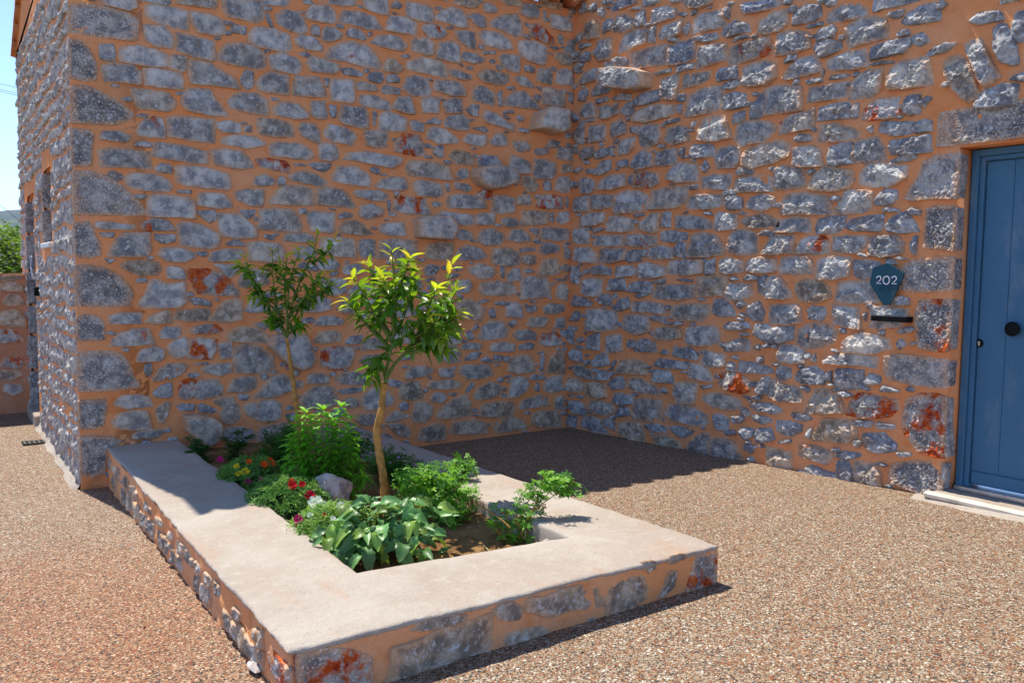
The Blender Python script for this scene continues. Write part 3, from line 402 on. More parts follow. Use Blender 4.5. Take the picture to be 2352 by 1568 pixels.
def mk_stone(name='limestone', dressed=False):
    t = NT(name); oi = t.n('ObjectInfo'); w = t.math('MULTIPLY', oi.outputs['Random'], 37.0)
    base = oi.outputs['Color']; amt = oi.outputs['Alpha']
    n1 = t.noise(11, 6, 0.62, w); n2 = t.noise(38, 5, 0.6, w); n3 = t.noise(5, 3, 0.5, w); n4 = t.noise(95, 4, 0.6, w)
    c = t.mix(t.step(n1, 0.38, 0.64), t.mix(1.0, base, (0.56, 0.57, 0.62), 'MULTIPLY'), t.mix(1.0, base, (1.28, 1.26, 1.20), 'MULTIPLY'))
    vein = t.noise(16, 5, 0.65, t.math('ADD', w, 3.0), dist=1.2)
    c = t.mix(t.math('MULTIPLY', t.math('SUBTRACT', 1.0, t.step(t.math('ABSOLUTE', t.math('SUBTRACT', vein, 0.5)), 0.004, 0.022)), t.step(n1, .46, .62)), c, (0.62, 0.61, 0.60))
    c = t.mix(t.math('MULTIPLY', t.step(n2, 0.54, 0.66), 0.85), c, (0.60, 0.60, 0.61))          # pale calcite
    c = t.mix(t.math('MULTIPLY', t.step(n4, 0.60, 0.72), 0.65), c, (0.66, 0.64, 0.62))
    c = t.mix(t.math('MULTIPLY', t.step(n3, 0.55, 0.72), 0.40), c, (0.36, 0.235, 0.135))         # smeared lime mortar
    ra = t.n('Attribute'); ra.attribute_name = 'rim'
    rf = t.step(t.math('ADD', ra.outputs['Fac'], t.math('MULTIPLY', t.math('SUBTRACT', n2, 0.5), 0.9)), 0.66, 1.0)
    c = t.mix(t.math('MULTIPLY', rf, 0.75), c, (0.64, 0.36, 0.19))
    if dressed:
        v = t.voro(62, t.mix(0.016, t.coord(), t.noise(45, 2, out='Color'), 'ADD'))
        c = t.mix(t.math('MULTIPLY', t.math('SUBTRACT', 1.0, t.step(v, 0.14, 0.40)), t.math('MULTIPLY', t.step(n3, 0.30, 0.48), 0.95)), c, (0.74, 0.67, 0.60))
        c = t.mix(t.math('MULTIPLY', t.step(n1, 0.60, 0.74), 0.45), c, (0.34, 0.17, 0.07))
    thr = t.math('SUBTRACT', 1.0, amt)
    f = t.math('MULTIPLY', t.step(t.noise(7.5, 4, 0.6, t.math('ADD', w, 5.0)), thr, t.math('ADD', thr, 0.11)), t.math('GREATER_THAN', amt, 0.05))
    sepr = t.n('SeparateColor'); t.put(sepr.inputs[0], base)
    redder = t.ramp(t.noise(24, 4, 0.6, w), [(0.35, (0.30, 0.030, 0.008)), (0.52, (0.52, 0.085, 0.012)), (0.70, (0.66, 0.20, 0.06))])
    c = t.mix(t.math('MULTIPLY', f, t.step(n2, .30, .46)), c, redder)
    h = t.math('ADD', t.math('MULTIPLY', n2, 0.6), t.math('MULTIPLY', n4, 0.4))
    if dressed:
        h = t.math('ADD', h, t.math('MULTIPLY', v, -1.3))
    nb = t.bump(h, 0.6, 0.009)
    return t.fin(c, 0.88, 0.14, nb)
def mk_mortar(name, base=(0.86, 0.325, 0.118)):
    t = NT(name); n1 = t.noise(1.1, 5, 0.65); n2 = t.noise(9, 6, 0.65); n3 = t.noise(120, 3, 0.6)
    d = (base[0]*.86, base[1]*.72, base[2]*.60); l = (base[0]*.98, base[1]*1.2, base[2]*1.6)
    c = t.mix(t.step(n1, 0.35, 0.68), base, l); c = t.mix(t.math('MULTIPLY', t.step(n2, 0.48, 0.75), 0.7), c, d)
    n4 = t.noise(3.1, 6, 0.7); c = t.mix(t.math('MULTIPLY', t.step(n4, 0.54, 0.72), 0.55), c, (0.82, 0.44, 0.27))
    c = t.mix(t.math('MULTIPLY', t.step(t.noise(34, 5, 0.7), 0.60, 0.74), 0.45), c, (0.42, 0.15, 0.055))
    c = t.mix(t.math('MULTIPLY', t.step(n3, 0.60, 0.72), 0.45), c, (0.16, 0.07, 0.035))
    return t.fin(c, 0.92, 0.12, t.bump(t.math('ADD', t.math('MULTIPLY', n2, 2.2), n3), 0.7, 0.008))
def mk_plain(name, col, rough=0.6, spec=0.4, metal=0.0, var=0.12, sc=12, bump=0.0):
    t = NT(name); n1 = t.noise(sc, 4, 0.6)
    c = t.mix(t.step(n1, 0.3, 0.7), tuple(x*(1 - var) for x in col), tuple(x*(1 + var) for x in col))
    if var <= .05:                                   # painted things: faint dust and scuffs
        c = t.mix(t.math('MULTIPLY', t.step(t.noise(7, 6, .7, vec=t.scaled(t.coord(), (1, 1, .35))), .52, .75), .22), c, (.42, .40, .37))
    return t.fin(c, rough, spec, t.bump(t.noise(sc*12, 3), bump, 0.003) if bump else None, metal)
def mk_plaster():
    t = NT('lime_plaster'); n1 = t.noise(2.2, 5, 0.62); n2 = t.noise(16, 6, 0.65); n3 = t.noise(170, 3, 0.6); st = t.noise(6, 5, 0.6, vec=t.scaled(t.coord(), (1.0, 0.25, 1)))
    c = t.mix(t.step(n1, 0.33, 0.68), (0.39, 0.32, 0.26), (0.455, 0.40, 0.335))
    c = t.mix(t.math('MULTIPLY', t.step(n2, 0.50, 0.72), 0.45), c, (0.52, 0.47, 0.40))
    c = t.mix(t.math('MULTIPLY', t.step(st, 0.54, 0.72), 0.5), c, (0.46, 0.27, 0.17))
    c = t.mix(t.math('MULTIPLY', t.step(t.noise(75, 3), 0.58, 0.72), 0.5), c, (0.27, 0.18, 0.13)); c = t.mix(t.math('MULTIPLY', t.step(n3, 0.52, 0.70), 0.35), c, (0.66, 0.60, 0.55))
    return t.fin(c, 0.9, 0.15, t.bump(t.math('ADD', t.math('MULTIPLY', n2, 1.6), n3), 0.8, 0.007))
def mk_pebble():
    t = NT('washed_pebble_paving'); v = t.coord()
    jit = t.mix(0.012, v, t.noise(90, 2, out='Color'), 'ADD')
    pal = [(0.0, (0.036, 0.038, 0.042)), (0.16, (0.13, 0.125, 0.12)), (0.26, (0.36, 0.105, 0.035)), (0.36, (0.44, 0.18, 0.08)),
           (0.50, (0.46, 0.29, 0.165)), (0.65, (0.58, 0.44, 0.31)), (0.81, (0.68, 0.60, 0.49)), (0.93, (0.97, 0.93, 0.86))]
    cols = []
    for sc in (118.0, 205.0):
        nd = t.n('TexVoronoi'); t.put(nd.inputs['Vector'], jit); nd.inputs['Scale'].default_value = sc
        sp = t.n('SeparateColor'); t.put(sp.inputs[0], nd.outputs['Color'])
        c = t.ramp(sp.outputs[0], pal, 'CONSTANT')
        cols.append((c, nd.outputs['Distance'], sp.outputs[1]))
    pick = t.math('GREATER_THAN', cols[0][2], 0.55)
    c = t.mix(pick, cols[1][0], cols[0][0]); d = t.mix(pick, cols[1][1], cols[0][1])
    c = t.mix(t.math('MULTIPLY', t.step(d, 0.50, 0.80), 0.5), c, (0.13, 0.08, 0.05))
    big = t.noise(0.55, 4, 0.6); c = t.mix(t.math('MULTIPLY', t.step(big, 0.45, 0.72), 0.55), c, (1.0, .82, .66), 'MULTIPLY')
    # rusty wash left of the planter
    sp = t.n('SeparateXYZ'); t.put(sp.inputs[0], v)
    dx = t.math('ADD', sp.outputs[0], 5.15); dy = t.math('ADD', sp.outputs[1], 3.0)
    rr = t.math('SQRT', t.math('ADD', t.math('POWER', t.math('MULTIPLY', dx, 1.3), 2.0), t.math('POWER', t.math('MULTIPLY', dy, 0.62), 2.0)))
    rr = t.math('ADD', rr, t.math('MULTIPLY', t.noise(2.3, 4), -0.5))
    c = t.mix(t.math('MULTIPLY', t.step(rr, 1.05, 0.1), 0.6), c, (1.05, .66, .42), 'MULTIPLY'); c = t.mix(1.0, c, (0.62, 0.605, 0.545), 'MULTIPLY')
    nb = t.bump(t.math('SUBTRACT', 1.0, d), 0.7, 0.004)
    return t.fin(c, 0.7, 0.3, nb)
def mk_leaf(name, cols=None, gloss=0.35, trans=0.3, spec=0.4):
    t = NT(name)
    if cols is None:
        oi = t.n('ObjectInfo'); c = oi.outputs['Color']
        n = t.noise(14, 3); c = t.mix(t.step(n, 0.3, 0.7), t.mix(1.0, c, (0.8, 0.84, 0.8), 'MULTIPLY'), t.mix(1.0, c, (1.15, 1.12, 1.1), 'MULTIPLY'))
    else:
        at = t.n('Attribute'); at.attribute_name = 'shade'
        c = t.ramp(at.outputs['Fac'], [(i/(len(cols) - 1), k) for i, k in enumerate(cols)])
    t.fin(c, gloss, spec)
    tr = t.n('BsdfTranslucent'); t.put(tr.inputs[0], t.mix(1.0, c, (1.25, 1.35, 0.55), 'MULTIPLY'))
    mx = t.n('MixShader'); mx.inputs[0].default_value = trans
    t.t.links.new(t.b.outputs[0], mx.inputs[1]); t.t.links.new(tr.outputs[0], mx.inputs[2]); t.t.links.new(mx.outputs[0], t.out.inputs[0])
    return t.m
STONE = mk_stone(); DRESSED = mk_stone('hammer_dressed_limestone', True)
MORTAR = mk_mortar('ochre_lime_mortar'); PLASTER = mk_plaster()

# ---------------------------------------------------------------- stones
class Frame:                                         # plane of a wall: a along it, b up, h outwards
    def __init__(s, o, u, n): s.o = np.array(o, float); s.u = np.array(u, float); s.n = np.array(n, float); s.z = np.array((0, 0, 1.0))
    def P(s, a, b, h=0.0): return s.o + s.u*a + s.z*b + s.n*h
    def hit(s, x, y):
        d = pray(x, y); t = ((s.o - CAM)@s.n)/(d@s.n); q = CAM + d*t - s.o; return (q@s.u, q[2])
def poly_area(p): return 0.5*sum(p[i][0]*p[(i + 1) % len(p)][1] - p[(i + 1) % len(p)][0]*p[i][1] for i in range(len(p)))
def centroid(p): return (sum(q[0] for q in p)/len(p), sum(q[1] for q in p)/len(p))
def inside(q, p):
    r = False; j = len(p) - 1
    for i in range(len(p)):
        if (p[i][1] > q[1]) != (p[j][1] > q[1]) and q[0] < (p[j][0] - p[i][0])*(q[1] - p[i][1])/(p[j][1] - p[i][1]) + p[i][0]: r = not r
        j = i
    return r
def traced(data, fr):
    out = []
    for (ox, oy), txt in data.items():
        for s in txt.replace('\n', ';').split(';'):
            tk = s.split()
            if len(tk) < 3: continue
            k = ''
            if tk[0][0].isalpha(): k = tk[0]; tk = tk[1:]
            p = []
            for c in tk:
                a, b = c.split(','); p.append(fr.hit((ox + 4.464*float(a))/1.7415, (oy + 4.464*float(b))/1.7415))
            if poly_area(p) < 0: p = p[::-1]
            out.append((k, p))
    out.sort(key=lambda e: -poly_area(e[1])); keep = []
    for k, p in out:
        c = centroid(p)
        if any(inside(c, q) for _, q in keep): continue
        keep.append((k, p))
    return keep
def coursed(a0, a1, b0, b1, rnd, hmin=0.10, hmax=0.24, gap=0.028, asp=(1.1, 2.4), skip=None):
    out = []; b = b0
    while b < b1 - 0.05:
        h = rnd.uniform(hmin, hmax); a = a0 + rnd.uniform(-0.05, 0.0)
        if b + h > b1: h = b1 - b
        while a < a1 - 0.04:
            w = h*rnd.uniform(*asp); w = min(w, a1 - a)
            g = gap*rnd.uniform(0.5, 1.1); x0, x1 = a + g/2, a + w - g/2; y0, y1 = b + g/2, b + h - g/2
            if x1 - x0 > 0.03 and y1 - y0 > 0.03:
                j = lambda s_=0.12: rnd.uniform(-s_, s_)*min(h, w)
                cut = rnd.random()
                p = [(x0 + abs(j()), y0 + abs(j(.08))), ((x0 + x1)/2 + j(), y0 + abs(j(.05))), (x1 - abs(j()), y0 + abs(j(.08))), (x1 - abs(j(.06)), (y0 + y1)/2 + j()),
                     (x1 - abs(j(.2)), y1 - abs(j(.1))), ((x0 + x1)/2 + j(), y1 - abs(j(.06))), (x0 + abs(j(.2)), y1 - abs(j(.1))), (x0 + abs(j(.06)), (y0 + y1)/2 + j())]
                c = centroid(p)
                if not (skip and skip(c, w/2, h/2)): out.append(('', p))
            a += w
        b += h
    return out
def stone_geo(p, kind, rnd, rough=1.0, proud=None, cell=0.017, rim=None):
    """rough-faced stone over outline p: rows of rings from the rim (sunk in the mortar) to the middle"""
    q = 'q' in kind; far = 'p' in kind
    k = 0.03 if q else 0.045; r = []; c_ = centroid(p); ex = 0.0 if q else 0.012
    if not q and not far:                            # square up the read-off outline: fitted rubble has corners
        hw = max(abs(x - c_[0]) for x, y in p) + 1e-4; hv = max(abs(y - c_[1]) for x, y in p) + 1e-4; pn = []
        for x, y in p:
            nx, ny = (x - c_[0])/hw, (y - c_[1])/hv; l_ = math.hypot(nx, ny); m_ = max(abs(nx), abs(ny), 1e-4); s_ = 1 + .42*(l_/m_ - 1); pn.append((c_[0] + (x - c_[0])*s_, c_[1] + (y - c_[1])*s_))
        p = pn
    p = [(x + (x - c_[0])*ex/(math.dist((x, y), c_) + .01), y + (y - c_[1])*ex/(math.dist((x, y), c_) + .01)) for x, y in p]
    for i in range(len(p)):
        a, b, c = p[i - 1], p[i], p[(i + 1) % len(p)]
        r.append((b[0] + (a[0] - b[0])*k, b[1] + (a[1] - b[1])*k)); r.append((b[0] + (c[0] - b[0])*k, b[1] + (c[1] - b[1])*k))
    L = [math.dist(r[i], r[(i + 1) % len(r)]) for i in range(len(r))]; per = sum(L)
    n = int(max(9, min(150 if q else 84, per/cell))); pts = []; i = 0; acc = 0
    for m in range(n):
        d = per*m/n
        while acc + L[i] < d and i < len(L) - 1: acc += L[i]; i += 1
        f = (d - acc)/max(L[i], 1e-6); a, b = r[i], r[(i + 1) % len(r)]; pts.append((a[0] + (b[0] - a[0])*f, a[1] + (b[1] - a[1])*f))
    c = centroid(pts); rad = math.sqrt(abs(poly_area(pts))/math.pi); S = rnd.uniform(0, 500)
    for m in range(n):
        x, y = pts[m]; nz = noise.noise((x*20 + S, y*20, 3.1))*0.3 + noise.noise((x*58 + S, y*58, 7.7))*0.5
        e = (0.006 if q else 0.014)*nz; dx, dy = x - c[0], y - c[1]; dl = math.hypot(dx, dy) + 1e-6
        pts[m] = (x + dx/dl*e, y + dy/dl*e)
    rim = rim or (0.006 if q else rnd.uniform(0.006, 0.013)); f1 = max(0.5, 1 - rim/max(rad, 0.01))
    nr = int(max(2, min(24 if q else 13, rad/cell*1.1))); radii = [1.0, 1 - (1 - f1)*.4, f1] + [f1*(1 - (j + 1)/(nr + 0.6)) for j in range(nr)]
    H = proud if proud is not None else (rnd.uniform(0.006, 0.014) if q else rnd.uniform(0.008, 0.018)*(1 + .9*(rough > 1.3)))
    tx, ty = rnd.gauss(0, 0.05)*rough, rnd.gauss(0, 0.06)*rough
    if far: H = proud or 0.16; tx = ty = 0.0
    fac = []
    if not q:                                        # broken facets: lower envelope of tilted planes
        if rough > 1.3:                              # upper part broken back, catching the light from above
            s_ = rnd.uniform(.25, .8); fac.append((rnd.uniform(-.25, .25), s_, rnd.uniform(-.25, .35)*rad*s_ + .003))
        for _ in range(rnd.choice((2, 3, 4))):
            w = rnd.uniform(0, 2*math.pi); s_ = rnd.uniform(0.08, 0.36)*rough; fac.append((math.cos(w)*s_, math.sin(w)*s_, rnd.uniform(0.05, 0.75)*rad*s_ + 0.001))
    V = []; F = []
    def hh(x, y, f):
        dx, dy = x - c[0], y - c[1]
        h = H + tx*dx + ty*dy
        for gx, gy, g0 in fac: h = min(h, H + g0 - (gx*dx + gy*dy))
        nz = noise.fractal((x*9 + S, y*9, S), 0.9, 2.1, 4)
        rg = 1 - 2*abs(noise.noise((x*15 + S, y*15 + 9, S + 4)))
        if q: h += (0.0065*noise.noise((x*48 + S, y*48, 1.3)) + 0.003*nz + 0.0035*noise.noise((x*95, y*95 + S, 5.3)))*rough
        else: h += rough*(0.0085*nz + 0.0060*rg) + (rough**1.7)*(0.0048*noise.noise((x*36, y*36 + S, 2)) + 0.0036*(1 - 2*abs(noise.noise((x*62 + S, y*62, 6)))) + .002*noise.noise((x*110 + S, y*110, 6)))
        return max(h, 0.003)
    for j, f in enumerate(radii):
        for (x, y) in pts:
            xx, yy = c[0] + (x - c[0])*f, c[1] + (y - c[1])*f
            if j == 0: h = -0.006
            elif j == 1: h = (0.55*H if far else 0.72*hh(xx, yy, f))
            else: h = hh(xx, yy, f)
            if far and j == 1: xx, yy = c[0] + (x - c[0])*0.985, c[1] + (y - c[1])*0.985
            if far and j == 2: xx, yy = c[0] + (x - c[0])*0.94, c[1] + (y - c[1])*0.94; h *= 0.96
            V.append((xx, yy, h))
    for j in range(len(radii) - 1):
        for m in range(n): F.append((j*n + m, j*n + (m + 1) % n, (j + 1)*n + (m + 1) % n, (j + 1)*n + m))
    V.append((c[0], c[1], hh(c[0], c[1], 0))); o = (len(radii) - 1)*n
    for m in range(n): F.append((o + m, o + (m + 1) % n, len(V) - 1))
    return V, F, c, [f for f in radii for _ in pts] + [0.0]
def stone_col(kind, rnd, z=9.0):
    g = rnd.uniform(0.72, 1.28); col = (0.40*g, 0.392*g, 0.375*g)
    if rnd.random() < 0.3: col = (0.43*g, 0.415*g, 0.385*g)
    if rnd.random() < 0.15: col = (0.44*g, 0.385*g, 0.32*g)
    if 't' in kind: col = (0.45*g, 0.36*g, 0.26*g)
    if 'w' in kind: col = (0.56*g, 0.51*g, 0.44*g)
    if 'b' in kind: col = (0.30*g, 0.32*g, 0.37*g)
    if 'q' in kind: col = (0.285*g, 0.272*g, 0.258*g)
    if 'g' in kind: col = (0.30*g, 0.262*g, 0.215*g)
    if z < 1.1 and 'q' not in kind:                  # lime wash and splashed earth low on the walls
        f = (1.1 - z)/1.1*rnd.uniform(.3, 1.0); col = tuple(col[i]*(1 - f) + (.44, .325, .215)[i]*f for i in range(3))
    a = 0.0
    if 'r' in kind: a = rnd.uniform(0.49, 0.56)
    if 'o' in kind: a = rnd.uniform(0.41, 0.47) if 'q' not in kind else rnd.uniform(.50, .55)
    return col + (a,)
def lay(stones, fr, wall, rnd, rough=1.0, limit=300, proud={}, cell=0.017, single=True, minpx=0.0035, flat=None, lowtan=False, chipcol=(0.34, 0.33, 0.325, 0.0)):
    """every stone its own object under the wall; chips too small to pick apart are joined"""
    stones = sorted(stones, key=lambda e: -abs(poly_area(e[1])))
    chips = MB(); cn = 0
    for i, (k, p) in enumerate(stones):
        pr = flat
        if 'p' in k:
            c0 = centroid(p); pr = min(proud.items(), key=lambda e: math.dist(e[0], c0))[1] if proud else 0.16
        V, F, c, RM = stone_geo(p, k, rnd, rough, pr, cell)
        if single and cn < limit and abs(poly_area(p)) > minpx*0.42:
            o0 = fr.P(c[0], c[1]); W = [fr.P(*v) - o0 for v in V]
            o = mesh_obj('stone', W, F, DRESSED if 'q' in k else STONE, wall, rough < 1.3, o0); o.color = stone_col(k, rnd, c[1] if lowtan else 9.0); cn += 1
            at = o.data.attributes.new('rim', 'FLOAT', 'POINT'); at.data.foreach_set('value', RM)
        else: chips.add([fr.P(*v) for v in V], F)
    if chips.V:
        o = mesh_obj('stone_chips', chips.V, chips.F, STONE, wall); o.color = chipcol; o['kind'] = 'stuff'
    return cn
def chips_between(stones, a0, a1, b0, b1, n, rnd, skip=None):
    """small filler stones in the wide joints"""
    pts = []
    for _, p in stones:
        for i in range(len(p)):
            a, b = p[i], p[(i + 1) % len(p)]; m = max(1, int(math.dist(a, b)/0.025))
            pts += [(a[0] + (b[0] - a[0])*j/m, a[1] + (b[1] - a[1])*j/m) for j in range(m)]
    A = np.array(pts); out = []; polys = [p for _, p in stones]
    boxes = np.array([(min(q[0] for q in p), max(q[0] for q in p), min(q[1] for q in p), max(q[1] for q in p)) for p in polys])
    for _ in range(n):
        q = (rnd.uniform(a0, a1), rnd.uniform(b0, b1))
        if skip and skip(q, 0.04, 0.04): continue
        d = np.sqrt(((A - q)**2).sum(1)).min()
        if d < 0.026: continue
        hit = np.nonzero((boxes[:, 0] < q[0]) & (boxes[:, 1] > q[0]) & (boxes[:, 2] < q[1]) & (boxes[:, 3] > q[1]))[0]
        if any(inside(q, polys[i]) for i in hit): continue
        rr = min(d - 0.007, rnd.uniform(0.025, 0.07)); ax = rnd.uniform(1.2, 2.1); ph = rnd.uniform(-0.3, 0.3); m = rnd.choice((4, 5, 6)); p = []
        rr = rr/math.sqrt(ax) if d < 0.06 else rr
        for j in range(m):
            w = 2*math.pi*(j + rnd.uniform(-.25, .25))/m; x, y = rr*math.cos(w)*ax, rr*math.sin(w)/ax*1.1
            p.append((q[0] + x*math.cos(ph) - y*math.sin(ph), q[1] + x*math.sin(ph) + y*math.cos(ph)))
        out.append(('t' if rnd.random() < .15 else '', p)); polys.append(p); boxes = np.vstack([boxes, (q[0] - rr*ax, q[0] + rr*ax, q[1] - rr, q[1] + rr)])
        A = np.vstack([A, np.array(p)])
    return out
def mortar_face(fr, a0, a1, b0, b1, cell, mb, hole=None, amp=0.004):
    na, nb = max(2, int((a1 - a0)/cell)), max(2, int((b1 - b0)/cell)); V = []; F = []
    for j in range(nb + 1):
        for i in range(na + 1):
            a, b = a0 + (a1 - a0)*i/na, b0 + (b1 - b0)*j/nb; S = fr.o[0]*3.7 + fr.o[1]
            e = min(i, na - i)
            h = amp*(noise.fractal((a*5 + S, b*5, 1.7), 1.0, 2.0, 3) + 0.6*noise.noise((a*26, b*26 + S, 4.0))) if e > 0 else 0.0
            V.append(fr.P(a, b, h))
    for j in range(nb):
        for i in range(na):
            a, b = a0 + (a1 - a0)*(i + .5)/na, b0 + (b1 - b0)*(j + .5)/nb
            if hole and any(h[0] < a < h[1] and h[2] < b < h[3] for h in hole): continue
            k = j*(na + 1) + i; F.append((k, k + 1, k + na + 2, k + na + 1))
    mb.add(V, F)
# ---------------------------------------------------------------- ground
def gz(x, y):
    zy = -0.0372*max(y, -10.0) if y < 0 else 0.014*min(y, 5.0)
    return 0.0132*max(-8.0, min(3.0, x)) + zy
def sheet(xs, ys, zf):
    V = [(x, y, zf(x, y)) for y in ys for x in xs]; n = len(xs)
    return V, [(j*n + i, j*n + i + 1, (j + 1)*n + i + 1, (j + 1)*n + i) for j in range(len(ys) - 1) for i in range(n - 1)]
gx = [-6000, -2500, -900, -300, -100, -40, -20] + [-14 + 0.5*i for i in range(45)] + [14, 30, 100, 400, 1500, 6000]
gy = [-3000, -800, -200, -60, -25] + [-14 + 0.5*i for i in range(41)] + [10, 20, 50, 150, 500, 1500, 3500, 8000]
V, F = sheet(gx, gy, lambda x, y: gz(x, y) - 0.03)
t = NT('dry_field_earth'); n1 = t.noise(0.35, 5); n2 = t.noise(7, 5)
field = t.fin(t.mix(t.step(n1, .4, .65), t.mix(n2, (.16, .12, .06), (.30, .23, .12)), t.mix(n2, (.06, .085, .025), (.13, .13, .04))), .95, .1, t.bump(n2, .5, .05))
tag(mesh_obj('ground', V, F, field), kind='structure')
PEB = mk_pebble()
xs = [-16 + 0.25*i for i in range(89)]; ys = [-16 + 0.25*i for i in range(81)]
V, F = sheet(xs, [y for y in ys if y <= 4.0], gz)
tag(mesh_obj('pavement', V, F, PEB), kind='structure')

# ---------------------------------------------------------------- shaded gable house (left wing)
rnd = random.Random(11)
XL, ZE = -4.70, 4.36                                  # outer corner, eave height
house = thing('stone_house', (XL, 0, -0.06), 'shaded rubble stone house with hammer-dressed corner stones behind the planter', 'house')
FG = Frame((0, 0, 0), (1, 0, 0), (0, -1, 0)); FS = Frame((XL, 0, 0), (0, -1, 0), (-1, 0, 0))
m = MB(); mortar_face(FG, XL, 0.0, -0.25, ZE, 0.024, m)
m.box((XL + .03, 0.03, -.3), (0.02, 0.5, ZE - .02))
wall_g = mesh_obj('front_wall', m.V, m.F, MORTAR, house)
gst = traced(GABLE, FG)
def fix_q(k, p):                                     # corner stones run out to the very corner
    if 'q' in k:
        a = min(q[0] for q in p); p = [(XL - 0.012 if q[0] < a + 0.035 else q[0], q[1]) for q in p]
    return (k, p)
gst = [fix_q(*e) for e in gst if max(q[1] for q in e[1]) > -0.02]
top = max(q[1] for e in gst for q in e[1])
gst += [e for e in coursed(XL + .1, -0.05, 3.45, ZE - .03, rnd) if not any(inside(centroid(e[1]), q) or any(inside(v, q) for v in e[1]) or any(inside(v, e[1]) for v in q) for _, q in gst)]
gst += chips_between(gst, XL + .08, -0.03, 0.0, ZE - .05, 1500, rnd)
PROUD_G = {(-0.34, 3.19): 0.20, (-0.975, 2.58): 0.17, (-1.66, 2.05): 0.15, (-3.06, .92): 0.10, (-3.81, .345): 0.17}
lay(gst, FG, wall_g, rnd, 0.72, 300, PROUD_G, cell=.016, lowtan=True)
# side wall with a door and a small window, seen at a grazing angle
DY0, DY1, DZ = 2.92, 3.72, 2.40; WY0, WY1, WZ0, WZ1 = 1.42, 2.02, 1.86, 2.52
YF = 4.42
m = MB()
for (a0, a1, b0, b1) in ((-YF, -DY1, -.25, 4.1), (-DY1, -DY0, DZ, 4.1), (-DY0, -WY1, -.25, 4.1), (-WY1, -WY0, -.25, WZ0), (-WY1, -WY0, WZ1, 4.1), (-WY0, 0, -.25, 4.1)):
    mortar_face(FS, a0, a1, b0, b1, 0.03, m)
    m.box((XL + .03, -a1, b0), (XL + .5, -a0, b1))
m.add([(XL, YF, 4.1), (XL, 0, 4.1), (XL, 0, ZE), (XL, 2.2, 5.16), (XL, YF, 4.02)], [(0, 1, 2, 3, 4)])
wall_s = mesh_obj('side_wall', m.V, m.F, MORTAR, house)
def skip_s(c, w, h): return (DY0 - .06 < -c[0] + w and -c[0] - w < DY1 + .06 and c[1] - h < DZ + .05) or (WY0 - .05 < -c[0] + w and -c[0] - w < WY1 + .05 and WZ0 - .05 < c[1] + h and c[1] - h < WZ1 + .05)
sst = coursed(-YF + .02, -0.03, -0.03, 4.1, rnd, 0.07, 0.21, 0.045, (0.6, 1.7), skip_s)
sst = [(k, [(x + .03*noise.noise((x*4, y*4, 1)), y + .07*noise.noise((x*2.2, y*2.2, 8))) for x, y in p]) for k, p in sst]
sst = [(k + ('r' if rnd.random() < .03 else ''), p) for k, p in sst]
lay(sst, FS, wall_s, rnd, 1.5, 0, single=False, cell=0.018, flat=.008, chipcol=(.46, .41, .36, .36))
for y in (DY1 + .001,):                               # dressed stones of the door reveal
    fr = Frame((XL, y, 0), (1, 0, 0), (0, -1, 0)); z = 0.08
    while z < DZ - .1:
        h = rnd.uniform(.32, .46); h = min(h, DZ - z); p = [(-.015, z + .012), (.24, z + .012), (.24, z + h - .012), (-.015, z + h - .012)]
        Vv, Ff, c, _ = stone_geo(p, 'q', rnd, 1, .012, .03); o0 = fr.P(*c)
        o = mesh_obj('jamb_stone', [fr.P(*v) - o0 for v in Vv], Ff, DRESSED, wall_s, True, o0); o.color = stone_col('q', rnd); z += h
fr = Frame((XL, WY1 + .001, 0), (1, 0, 0), (0, -1, 0))
for z0, z1 in ((WZ0, WZ0 + .32), (WZ0 + .32, WZ1)):
    p = [(-.015, z0 + .01), (.24, z0 + .01), (.24, z1 - .01), (-.015, z1 - .01)]; Vv, Ff, c, _ = stone_geo(p, 'q', rnd, 1, .012, .03); o0 = fr.P(*c)
    o = mesh_obj('jamb_stone', [fr.P(*v) - o0 for v in Vv], Ff, DRESSED, wall_s, True, o0); o.color = stone_col('q', rnd)
BLUE = mk_plain('blue_grey_door_paint', (0.050, 0.155, 0.265), 0.45, 0.35, 0, 0.05, 5, 0.05)
WHITE = mk_plain('white_marble', (0.74, 0.73, 0.70), 0.4, 0.4)
BLACK = mk_plain('black_powder_coat', (0.007, 0.007, 0.008), 0.7, 0.15)
STEEL = mk_plain('brushed_steel', (0.55, 0.56, 0.58), 0.3, 0.5, 0.9)
m = MB(); m.bevbox((XL + .25, DY0, 0.1), (XL + .30, DY1, DZ)); m.build('side_door', BLUE, house)
m = MB(); m.bevbox((XL + .20, WY0, WZ0), (XL + .25, WY1, WZ1)); win = m.build('window_shutter', BLUE, house)
m = MB(); m.bevbox((XL - .035, WY0 - .03, WZ0 - .055), (XL + .2, WY1 + .03, WZ0 - .005), .008); m.build('window_sill', WHITE, house)
m = MB(); m.bevbox((XL - .05, DY0 - .05, gz(XL, 3.3) - .05), (XL + .25, DY1 - .002, 0.10), .012); m.build('door_step', PLASTER, house)
